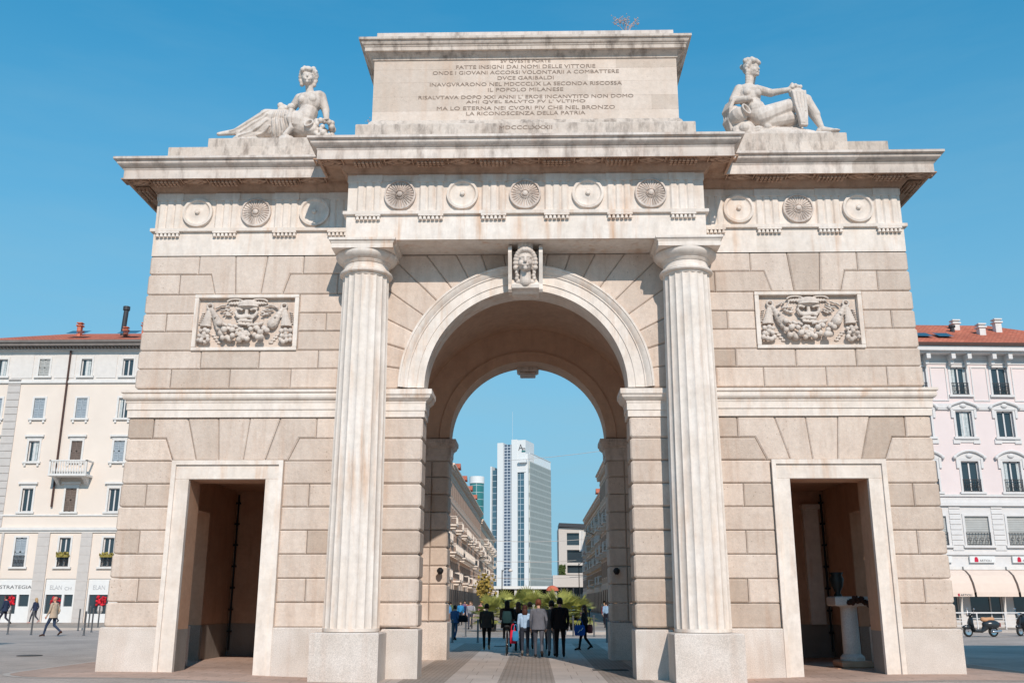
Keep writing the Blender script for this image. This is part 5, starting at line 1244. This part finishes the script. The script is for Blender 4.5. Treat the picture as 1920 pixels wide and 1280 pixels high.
# ---- fan palms in tubs
lf = plain('palm_leaf', S(172,172,92,.72), .6, var=.25, sc=2, tint=True); lf2 = plain('palm_bark', S(110,88,66,.5), .95)
def palm(x, y, h, seed, label):
    q = random.Random(seed); P = thing('fan_palm', label, 'palm', (x,y,0), 0, 'fan palms in tubs')
    m = MB(); m.lathe([(.34,0),(.42,.12),(.46,.62),(.48,.66),(.40,.66),(.36,.5)], (0,0,0), 14); m.build('tub', M['iron'], P)
    th = h*.42; m = MB(); m.lathe([(.13,.5),(.17,.7),(.14,th*.7),(.18,th)], (0,0,0), 10); m.build('trunk', lf2, P)
    m = MB()
    for k in range(60):
        a = q.uniform(0,2*PI); el = q.uniform(-.45,1.25); ln = q.uniform(.5,.95)*h*.46; d = Vector((math.cos(a)*math.cos(el),math.sin(a)*math.cos(el),math.sin(el)))
        p0 = Vector((0,0,th+q.uniform(-.1,.15))); p1 = p0+d*ln; m.tube([p0,p1],[.012,.008],3,t=.6)
        sd = d.cross(Vector((0,0,1))).normalized(); up = sd.cross(d).normalized(); tt = q.uniform(.0,1.0)**1.3
        for j in range(13):
            f = (j-6)/6*1.35; v = (d*math.cos(f)+sd*math.sin(f)+up*.12); L_ = ln*.85*(1-.18*abs(f)); e = p1+v.normalized()*L_+Vector((0,0,-.22*L_)); w_ = v.cross(up).normalized()*.032; mid = p1.lerp(e,.5)+Vector((0,0,.05))
            m.add([p1,mid+w_,e,mid-w_],[(0,1,2,3)],tt)
    m.build('crown', lf, P); return P
for i,(x,y,h,lab) in enumerate(((-2.5,36.5,2.0,'small fan palm in a dark tub, leftmost of the palms'),(-1.35,39,2.35,'bushy fan palm second from the left behind the walkers'),(-.1,37.5,2.5,'tall fan palm in the middle of the palm group'),(1.0,40,2.4,'fan palm half hidden behind the man in the grey jacket'),(1.8,37,2.3,'fan palm directly behind the man in black'),(2.75,37.5,2.1,'drooping fan palm at the right end of the palms'))): palm(x,y,h,i+3,lab)
m = MB(); q = random.Random(4)
for k in range(260): m.ball((q.gauss(0,.3),q.gauss(0,.3),2.9+q.gauss(0,.45)), q.uniform(.07,.15), 5, 3, t=q.random())
t_ = thing('street_tree', 'small yellowing tree behind the palms on the left', 'tree', (-4.2,64,0)); m.build('crown', plain('yellow_leaf', S(176,150,76,.7), .8, tint=True), t_); m = MB(); m.tube([(0,0,0),(.05,0,2),(0,0,3.2)], [.09,.07,.04], 7); m.build('trunk', lf2, t_)
# ------------------------------------------------------------------ people
import numpy as np
CM = {}
def cloth(rgb, rough=.85):
    if rgb not in CM: CM[rgb] = plain('cloth_%d_%d_%d' % rgb, S(*rgb, .8), rough, .2, var=.10, sc=9)
    return CM[rgb]
def lab_fuse(caps, mats, name, parent, voxel):
    """caps: [(label, a, ra, b, rb)] fused to one skin; every face takes the label of the nearest limb."""
    mb = MB()
    for l,a,ra,b,rb in caps: mb.cap(a,ra,b,rb,10)
    o = fuse(mb, name, mats, parent, voxel, 2); me = o.data
    n = len(me.polygons); ce = np.zeros(n*3); me.polygons.foreach_get('center', ce); ce = ce.reshape(-1,3)
    best = np.full(n, 1e9); idx = np.zeros(n, int)
    for l,a,ra,b,rb in caps:
        a_ = np.array(a); d = np.array(b)-a_; L2 = max(1e-9,(d*d).sum()); t = np.clip(((ce-a_)@d)/L2,0,1)
        dist = np.linalg.norm(ce-(a_+t[:,None]*d),axis=1)-(ra+(rb-ra)*t)
        k = dist < best; best[k] = dist[k]; idx[k] = l
    me.polygons.foreach_set('material_index', idx); me.update()
    return o
SKIN, TOP, LEGW, SHOE = 0,1,2,3
def person(label, loc, rz, h=1.7, top=(40,40,44), legs=(30,30,34), shoes=(30,26,24), hair=(40,30,24), skin=(214,170,146), stride=1.0, ph=1, arms=(.5,-.5), elbow=.25, coat=None, coat_len=.0, wide=1.0, hairlen=0, skirt=None, bald=False, fine=False, turn=0, seat=False, group=None, shorts=False):
    P = thing('person', label, 'person', loc, rz, group); k = h/1.75; V = lambda x,y,z: (x*k*wide if abs(z) > .0 else x*k, y*k, z*k)
    c = []; r = lambda v: v*k
    hz_ = .92
    def leg(s, f):
        hip = V(s*.09,0,hz_)
        if seat:
            kn = V(s*.11,.34,.70+.10*f); an = V(s*.11,.20,.30+.14*f); toe = V(s*.11,.36,.26+.14*f)
        elif f > 0: kn = V(s*.095,.19*stride,.50); an = V(s*.09,.28*stride,.09); toe = V(s*.10,.28*stride+.17,.045)
        else: kn = V(s*.095,-.02*stride,.49); an = V(s*.09,-.34*stride,.10+.10*stride); toe = V(s*.10,-.34*stride+.14,.045+.03*stride)
        c.append((LEGW,hip,r(.092),kn,r(.06))); c.append((SKIN if shorts else LEGW,kn,r(.058),an,r(.042))); c.append((SHOE,an,r(.048),toe,r(.035)))
        heel = (an[0],an[1]-.04*k,max(.035*k,an[2]-.035*k)); c.append((SHOE,heel,r(.035),an,r(.04)))
    leg(-1,ph); leg(1,-ph)
    c.append((LEGW,V(-.07,0,.95),r(.115),V(.07,0,.95),r(.115))); c.append((TOP,V(0,0,1.02),r(.118),V(0,.0,1.18),r(.125)))
    c.append((TOP,V(-.075,0,1.02),r(.09),V(-.095,0,1.30),r(.105))); c.append((TOP,V(.075,0,1.02),r(.09),V(.095,0,1.30),r(.105)))
    c.append((TOP,V(-.15,0,1.42),r(.065),V(.15,0,1.42),r(.065))); c.append((TOP,V(0,0,1.2),r(.13),V(0,-.01,1.38),r(.12)))
    c.append((SKIN,V(0,-.005,1.42),r(.058),V(0,.01,1.55),r(.052)))
    q = Matrix.Rotation(turn,3,'Z'); HP = lambda x,y,z: tuple(Vector(V(0,.015,1.635))+q@Vector((x*k,y*k,z*k)))
    c.append((SKIN,HP(0,-.015,.03),r(.088),HP(0,.0,.02),r(.09))); c.append((SKIN,HP(0,.035,-.03),r(.068),HP(0,.04,-.075),r(.045)))
    c.append((SKIN,HP(0,.092,.0),r(.012),HP(0,.108,-.03),r(.016)))
    for s in (-1,1): c.append((SKIN,HP(s*.086,-.005,.01),r(.018),HP(s*.086,-.005,-.03),r(.012)))
    for s,a in ((-1,arms[0]),(1,arms[1])):
        sh = V(s*.195,0,1.41); el = V(s*.235,.14*a-.03,1.13); fl = elbow if not isinstance(elbow,tuple) else elbow[0 if s<0 else 1]
        wr = V(s*.225,.14*a+.25*math.sin(fl*1.5)*1.0,1.13-.25*math.cos(fl*1.5)); c.append((TOP,sh,r(.06),el,r(.047))); c.append((TOP,el,r(.046),wr,r(.034)))
        d = (Vector(wr)-Vector(el)).normalized(); w_ = Vector(wr); pm = w_+d*.075*k; c.append((SKIN,tuple(w_),r(.028),tuple(pm),r(.034)))
        if fine:
            for j in range(4):
                o1 = Vector((0,1,0))*(j-1.5)*.019*k; ln = (.072,.082,.078,.062)[j]*k; m1 = pm+o1+d*ln*.55+Vector((-s*.006,0,0))*k; e1 = m1+(d+Vector((-s*.5,0,0))).normalized()*ln*.45
                c.append((SKIN,tuple(pm+o1),r(.0105),tuple(m1),r(.010))); c.append((SKIN,tuple(m1),r(.0095),tuple(e1),r(.0085)))
            t0 = w_+d*.03*k+Vector((0,.025*k,0)); c.append((SKIN,tuple(t0),r(.014),tuple(t0+(d*.6+Vector((0,.75,0))).normalized()*.06*k),r(.010)))
        else: c.append((SKIN,tuple(pm),r(.03),tuple(pm+d*.06*k+Vector((-s*.012*k,0,0))),r(.02)))
    lab_fuse(c, [cloth(skin,.6),cloth(coat or top),cloth(legs),cloth(shoes)], 'body', P, (.0095 if fine else .016)*k)
    if not bald:
        m = MB(); m.ball(HP(0,-.022,.045), (.098*k,.108*k,.102*k), 14, 10)
        for s in (-1,1): m.ball(HP(s*.07,-.02,-.01), (.03*k,.07*k,.06*k), 8, 6)
        if hairlen:
            m.ball(HP(0,-.07,-.07), (.10*k,.055*k,.12*k), 12, 8); m.ball(HP(0,-.10,-.07-.12*hairlen), (.105*k,.05*k,.10*k+.10*hairlen*k), 12, 8)
        fuse(m, 'hair', cloth(hair,.6), P, .012*k, 1)
    if coat:
        m = MB(); z0 = (.88-coat_len)
        prof = [(1.485,.062,.058),(1.465,.10,.075),(1.435,.155,.09),(1.395,.178,.105),(1.34,.188,.122),(1.22,.182,.135),(1.05,.185,.13),(.95,.205,.145),(z0,.215+.05*coat_len,.155+.06*coat_len)]
        rings = [[(x*k*wide*math.cos(2*PI*j/20),y*k*math.sin(2*PI*j/20)*(1+.03*math.sin(j*2.3)),z*k) for j in range(20)] for z,x,y in prof]
        rings.append([(p[0]*.93,p[1]*.93,p[2]+.02) for p in rings[-1]]); m.loft(rings[::-1])
        m.build('jacket', cloth(coat), P, smooth=50)
    if skirt:
        m = MB(); m.lathe([(.13*k,1.02*k),(.17*k,.9*k),(.21*k,.58*k),(.205*k,.575*k)], (0,0,0), 18); m.build('skirt', cloth(skirt), P, smooth=True)
    return P
UPW = 0.0          # facing away up the street
person('man in a dark grey jacket and black trousers walking alone left of the group', (-1.53,13.15,0), 0, 1.60, coat=(62,56,52), top=(62,56,52), legs=(24,23,24), shoes=(150,120,92), hair=(36,28,24), stride=.7, wide=1.12, coat_len=.02, fine=True)
person('rider in a black hooded coat on the bicycle', (-.72,10.35,.16), 0, 1.55, coat=(28,26,28), top=(28,26,28), legs=(60,54,52), hair=(30,24,22), hairlen=.5, seat=True, arms=(1.0,1.0), elbow=.9, wide=1.1, coat_len=.12, fine=True)
person('woman in a black coat with auburn hair behind the bicycle', (-.38,12.3,0), 0, 1.66, coat=(30,28,30), top=(30,28,30), legs=(34,32,36), hair=(92,58,44), hairlen=.6, stride=.7, coat_len=.2)
person('woman in a pale blue sweater with dark hair carrying a jacket', (-.12,9.05,0), 0, 1.56, top=(178,206,236), legs=(52,56,68), shoes=(120,112,106), hair=(74,44,36), hairlen=.35, stride=.95, ph=-1, skirt=None, arms=(.35,-.3), fine=True)
person('person in a navy jacket walking just ahead of the pale blue sweater', (-.42,14.4,0), 0, 1.66, coat=(42,54,78), top=(42,54,78), legs=(36,36,42), hair=(52,40,34), stride=.8)
person('person in a white shirt half hidden ahead of the grey jacket', (.02,13.6,0), 0, 1.66, top=(220,214,210), legs=(60,60,66), hair=(120,80,60), stride=.8)
person('man in a grey suit jacket and grey trousers with short reddish hair', (.31,8.5,0), 0, 1.74, coat=(112,114,124), top=(112,114,124), legs=(96,98,108), shoes=(44,38,36), hair=(122,72,54), stride=.85, wide=1.07, coat_len=.03, fine=True)
person('man in light grey trousers partly hidden by the man in black', (.73,9.0,0), 0, 1.70, coat=(96,92,92), top=(96,92,92), legs=(134,134,138), hair=(40,34,30), stride=.6, ph=-1)
person('tall man in a black suit at the right of the walking group', (.98,8.55,0), 0, 1.78, coat=(24,24,28), top=(24,24,28), legs=(22,22,26), shoes=(20,20,20), hair=(26,22,22), stride=.7, wide=1.06, coat_len=.04, fine=True)
person('child in a dark jacket seen between the grey suit and the black suit', (.68,13.5,0), 0, 1.25, coat=(40,40,48), top=(40,40,48), legs=(46,46,54), hair=(44,34,28), stride=.7)
person('woman in black tights and a dark coat with shopping bags, right of the group', (1.98,13.35,0), R(78), 1.55, coat=(34,30,34), top=(34,30,34), legs=(26,24,28), hair=(84,50,40), hairlen=.7, stride=.75, coat_len=.18, fine=True)
person('person in a blue jacket and jeans beside the left rear pier', (-3.42,22.5,0), R(-20), 1.52, coat=(72,96,132), top=(72,96,132), legs=(60,84,110), hair=(60,48,40), stride=.5)
person('bald man in a beige coat and jeans striding left across the square', (-21.8,22.45,.13), R(82), 1.76, coat=(206,182,158), top=(206,182,158), legs=(58,72,96), shoes=(74,50,40), skin=(226,160,136), stride=1.15, bald=True, coat_len=.06, wide=1.1, fine=True)
person('man in a navy jacket walking left past the left shopfront', (-31.3,35.9,.26), R(86), 1.74, coat=(52,62,86), top=(52,62,86), legs=(56,56,72), hair=(40,36,36), stride=1.1, coat_len=.02)
person('blonde woman in a navy blazer and white top by the left shopfronts', (-33.6,44.0,.25), R(80), 1.66, coat=(56,64,88), top=(56,64,88), legs=(70,72,82), shoes=(220,170,160), hair=(196,160,118), hairlen=.3, stride=1.0)
person('man in a dark suit with a black shoulder bag near the left shopfronts', (-32.3,44.1,.25), R(60), 1.74, coat=(46,46,58), top=(46,46,58), legs=(48,48,60), hair=(36,30,28), stride=1.1)
# bags
def bag(label, loc, rz, w, h, d, rgb, strap=True, name='bag'):
    B = thing(name, label, 'bag', loc, rz); m = MB(); rings = []
    for z,f in ((0,.8),(.06*h,.98),(.5*h,1.06),(.9*h,.92),(h,.8)): rings.append([(w/2*f*math.copysign(abs(math.cos(a))**.6,math.cos(a)),d/2*f*math.copysign(abs(math.sin(a))**.6,math.sin(a)),z) for a in [2*PI*j/16 for j in range(16)]])
    m.loft(rings); m.build('pouch', cloth(rgb), B, smooth=50)
    if strap:
        m = MB(); m.tube([(w*.3*math.cos(PI*j/8),0,h*.95+.22*math.sin(PI*j/8)) for j in range(9)], .012, 6); m.build('handle', cloth(rgb), B)
    return B
b1 = bag('bright blue shopping bag with a white squiggle held by the woman in dark tights', (1.80,13.1,.52), R(10), .38, .36, .14, (40,92,176))
m = MB(); m.tube([(-.08,-.082,.10),(0,-.084,.2),(.02,-.084,.17),(.10,-.082,.27)], .014, 6); m.build('emblem', M['white'], b1)
bag('dark red handbag held by the woman in dark tights', (2.18,13.25,.60), R(70), .34, .30, .14, (120,52,54))
bag('red bag hanging beside the bicycle wheel', (-.52,10.15,.36), 0, .20, .42, .12, (232,44,74))
bag('blue carrier bag beside the pale blue sweater', (-.42,9.15,.48), 0, .2, .3, .1, (60,140,190))
bag('dark teal backpack on the rider of the bicycle', (-.72,10.12,1.0), 0, .3, .38, .18, (34,62,66), strap=False, name='backpack')
bag('black shoulder bag beside the blue jacket at the left pier', (-3.05,22.4,.80), 0, .42, .3, .2, (26,26,30))
bag('black shoulder bag on the man in the dark suit near the left shopfronts', (-32.05,43.8,.95), 0, .42, .32, .2, (34,32,34))
# distant walkers, each its own figure
protos = {}
def walker(kind, label, loc, rz, tone, tl):
    q = random.Random(hash(label) % 999 if False else sum(map(ord,label)))
    return person(label, loc, rz, q.uniform(1.56,1.76), top=tone, legs=tl, hair=q.choice([(50,40,34),(92,66,46),(34,30,30),(170,130,90)]), hairlen=q.choice([0,0,.5]), stride=q.uniform(.5,1.0), ph=q.choice([-1,1]), arms=(q.uniform(-.6,.6),q.uniform(-.6,.6)))
FAR = [
 ('walker in a sky blue shirt on the left of the street',(-5.6,44),10,(96,150,196),(150,120,110)),('walker in a bright blue top further up the left pavement',(-5.2,50),180,(60,140,190),(60,60,70)),
 ('walker in white with pale shorts by the left cafe tables',(-4.2,47),170,(232,226,220),(206,186,166)),('walker in a red jacket among the crowd on the left',(-4.9,56),0,(196,70,64),(60,58,62)),
 ('walker in a grey hoodie close to the left bollards',(-3.9,41),180,(160,156,162),(70,72,84)),('walker in a black coat near the left shop windows',(-6.6,52),20,(40,38,42),(44,42,46)),
 ('walker in a cream blouse just left of the dark grey jacket',(-2.9,43),160,(230,206,190),(70,62,66)),('walker in faded denim behind the left crowd',(-7.0,60),0,(110,130,160),(90,104,130)),
 ('walker in a violet sweater at the back of the left crowd',(-6.0,66),180,(130,100,140),(70,66,76)),('walker in a green parka at the back of the left crowd',(-7.6,70),0,(90,110,80),(70,66,60)),
 ('walker in a tan jacket by the left facades',(-7.4,48),150,(186,150,116),(64,60,66)),('walker in a dark blue dress in the left crowd',(-5.5,61),180,(40,50,90),(40,44,64)),
 ('walker in a mustard top in the left crowd',(-8.0,57),0,(200,160,70),(70,66,70)),('walker in a pink top far up the left side',(-5.0,74),180,(220,150,160),(80,80,96)),
 ('walker in a pale blue shirt on the shaded right side',(5.0,44),0,(150,176,200),(40,42,54)),('walker in jeans and a black top on the shaded right side',(5.3,40),10,(36,36,46),(120,146,176)),
 ('walker in a purple jacket by the palms on the right',(3.6,46),180,(110,60,100),(50,48,56)),('walker in a navy suit further right in the shade',(6.3,47),0,(44,50,70),(40,42,54)),
 ('walker in a white shirt at the edge of the right pier',(5.6,33),180,(220,220,226),(70,72,80)),('walker in a grey dress up the right pavement',(6.6,58),0,(120,120,128),(100,100,108)),
 ('walker in a dark red top up the right pavement',(5.6,54),180,(130,50,54),(46,44,50)),('walker in a black jacket by the right awnings',(7.2,50),20,(34,34,38),(44,44,50)),
 ('walker in a teal top far up the right side',(5.2,70),180,(60,120,120),(56,54,60)),('walker in a beige coat far up the right side',(6.4,66),0,(190,170,146),(70,62,60)),
]
for lab,(x,y),a,t1,t2 in FAR: walker('p', lab, (x,y,gz(x)), R(a), t1, t2)

# ------------------------------------------------------------------ bicycle, scooters, bollards
rub = plain('black_rubber', (.02,.02,.02,1), .8); chrome = plain('chrome', (.6,.6,.62,1), .2, metal=.9, var=.02)
def wheel(name, parent, loc, r, rt, axis='x', spokes=0, disc=0):
    m = MB(); n = 28; rings = []
    for i in range(n):
        a = 2*PI*i/n; rings.append([((math.cos(b)*rt), (r-rt+math.sin(b)*rt)*math.cos(a), (r-rt+math.sin(b)*rt)*math.sin(a)) for b in [2*PI*j/8 for j in range(8)]])
    rings.append(rings[0]); m.loft(rings, caps=False); o = m.build(name, rub, parent, smooth=True, loc=loc)
    h = MB()
    for i in range(spokes): a = 2*PI*i/spokes; h.tube([(0,0,0),(0,(r-rt)*math.cos(a),(r-rt)*math.sin(a))], .003, 4)
    h.tube([(-.03,0,0),(.03,0,0)], .03, 8)
    if disc: h.lathe([(.03,-.03),(disc,-.045),(disc,.045),(.03,.03)], (0,0,0), 18); h.xf(Matrix.Rotation(PI/2,4,'Y'), len(h.v)-18*4)
    h.build('rim', chrome, o, smooth=40); return o
bk = thing('bicycle', 'city bicycle ridden away from the camera among the walkers', 'bicycle', (-.72,10.35,.0))
bl = plain('bicycle_paint', S(70,66,64,.6), .4)
wheel('wheel', bk, (0,-.52,.34), .34, .022, spokes=16); wheel('wheel', bk, (0,.54,.34), .34, .022, spokes=16)
m = MB()
for a,b in (((0,-.52,.34),(0,-.05,.30)),((0,-.05,.30),(0,-.2,.85)),((0,-.05,.30),(0,.38,.78)),((0,-.17,.75),(0,.36,.84)),((0,-.52,.34),(0,-.18,.78)),((0,.36,.95),(0,.54,.34))): m.tube([a,b], .018, 8)
m.build('frame', bl, bk)
m = MB(); m.ball((0,-.22,.90), (.09,.14,.05), 12, 7); m.build('saddle', rub, bk, smooth=True)
m = MB(); m.tube([(-.30,.22,1.02),(-.22,.34,1.03),(0,.36,1.0),(.22,.34,1.03),(.30,.22,1.02)], .014, 8); m.tube([(0,.36,.9),(0,.36,1.0)], .016, 8); m.build('handlebar', chrome, bk)
m = MB(); m.tube([(0,-.52-.36*math.sin(a),.34+.36*math.cos(a)) for a in [R(v) for v in range(-40,101,14)]], .02, 6); m.build('mudguard', bl, bk)
def scooter(label, loc, rz, seatc, bodyc):
    Z = thing('motor_scooter', label, 'scooter', loc, rz, 'scooters parked before the terrace railing'); bm_ = plain('scooter_paint', bodyc, .25, .6, var=.03); st_ = plain('scooter_seat', seatc, .7)
    # travels towards -x
    for nm,x in (('wheel',-.64),('wheel',.60)):
        o = wheel(nm, Z, (x,0,.24), .24, .05, disc=.15); o.rotation_euler = (0,0,PI/2)
    m = MB(); m.ball((.52,0,.56), (.44,.24,.22), 18, 12); m.cap((.30,0,.50), .16, (.16,0,.36), .12); m.cap((.05,0,.27), .09, (-.38,0,.27), .07); m.box(-.40,.1,-.2,.2,.24,.30); fuse(m, 'body', bm_, Z, .025, 4)
    m = MB(); rings = []
    for t,(x,z,wd) in enumerate(((-.36,.28,.20),(-.46,.42,.25),(-.50,.62,.26),(-.47,.80,.20),(-.44,.92,.10))): rings.append([(x-.05*math.sin(PI*j/8),-wd+2*wd*j/8,z) for j in range(9)]+[(x+.03-.05*math.sin(PI*j/8),wd-2*wd*j/8,z) for j in range(9)])
    m.loft(rings); m.build('leg_shield', bm_, Z, smooth=40)
    m = MB(); m.ball((-.66,0,.44), (.24,.10,.11), 14, 8); m.build('mudguard', bm_, Z, smooth=True)
    m = MB(); m.tube([(-.64,0,.24),(-.56,0,.62),(-.46,0,.98)], .035, 8); m.tube([(-.34,-.34,1.02),(-.42,-.2,1.04),(-.44,0,1.02),(-.42,.2,1.04),(-.34,.34,1.02)], .022, 8); m.ball((-.47,0,1.0), (.13,.13,.09), 12, 8); m.build('handlebar', bm_, Z, smooth=50)
    m = MB(); m.lathe([(.085,0),(.08,.02),(.02,.03)], (0,0,0), 14); m.xf(Matrix.Translation((-.585,0,1.0))@Matrix.Rotation(-PI/2,4,'Y')); m.build('headlight', chrome, Z)
    m = MB(); m.cap((.14,0,.79), .085, (.62,0,.80), .10); m.cap((.14,0,.79), .11, (.3,0,.77), .11); fuse(m, 'seat', st_, Z, .022, 3)
    for s in (-1,1):
        m = MB(); m.tube([(-.42,s*.24,1.04),(-.40,s*.30,1.22)], .008, 6); m.ball((-.40,s*.31,1.26), (.02,.06,.05), 10, 6); m.build('mirror', chrome, Z)
    m = MB(); m.cap((.50,-.16,.24), .055, (.88,-.17,.27), .05); m.build('exhaust', chrome, Z, smooth=True)
    m = MB(); m.box(.88,.96,-.08,.08,.46,.60); m.cap((.92,0,.62), .04, (.97,0,.60), .035); m.build('tail_light', plain('tail_red', S(150,40,40,.6), .4), Z)
    return Z
scooter('black vintage scooter with a tan seat parked before the awnings', (21.15,24.8,.13), R(6), S(214,160,120,.8), (.025,.03,.035,1))
scooter('black scooter with a dark seat cut off by the right edge of the picture', (24.05,26.2,.13), R(28), (.02,.02,.022,1), (.02,.02,.024,1))
def bollard(loc, h, label, group):
    m = MB(); m.lathe([(.06,0),(.06,.04),(.04,.06),(.04,h-.05),(.045,h-.04),(.04,h),(.01,h+.01)], (0,0,0), 12)
    return tag(m.build('bollard', M['steel'], loc=loc, smooth=40), label, 'bollard', group)
for i,(x,y,hh) in enumerate(((-25.31,25.26,1.15),(-23.8,24.56,1.1),(-24.9,31.8,1.15),(-20.99,23.96,1.1),(-22.9,29.0,1.2),(-25.31,33.95,1.3),(-24.78,33.99,1.3))):
    bollard((x,y,.13), hh, ['steel bollard behind the navy jacket, nearest the left edge of the square','steel bollard on the square between the blonde woman and the man in beige','steel bollard behind the striding man in beige','steel bollard standing close to the left pier of the arch','slanting steel bollard before the grey pilaster on the left','steel bollard under the flower window on the left','steel bollard closest to the arch under the flower window'][i], 'steel bollards on the square')
for i,(x,y,hh) in enumerate(((-3.33,20.15,.95),(-2.24,20.21,.95),(-3.26,27.5,1.0),(2.17,28.6,1.0),(3.19,27.9,1.05),(3.3,20.5,1.0))):
    bollard((x,y,0), hh, ['bollard in front of the blue jacket beside the left rear pier','bollard in shade just left of the man in the dark grey jacket','sunlit bollard behind the shade on the left','sunlit bollard before the right end of the palms','sunlit bollard right of the woman with shopping bags','shaded bollard beside the right rear pier'][i], 'bollards beyond the arch')
# low stone kerb closing the passage and a pale crossing line
mb = MB(); mb.box(1.9,4.6,31.0,33.0,0,.16); struct(mb.build('kerb', M['kerb']))
sheet('path', M['pave2'], lin_(-14,14,15), [28,50,120,230], .004)
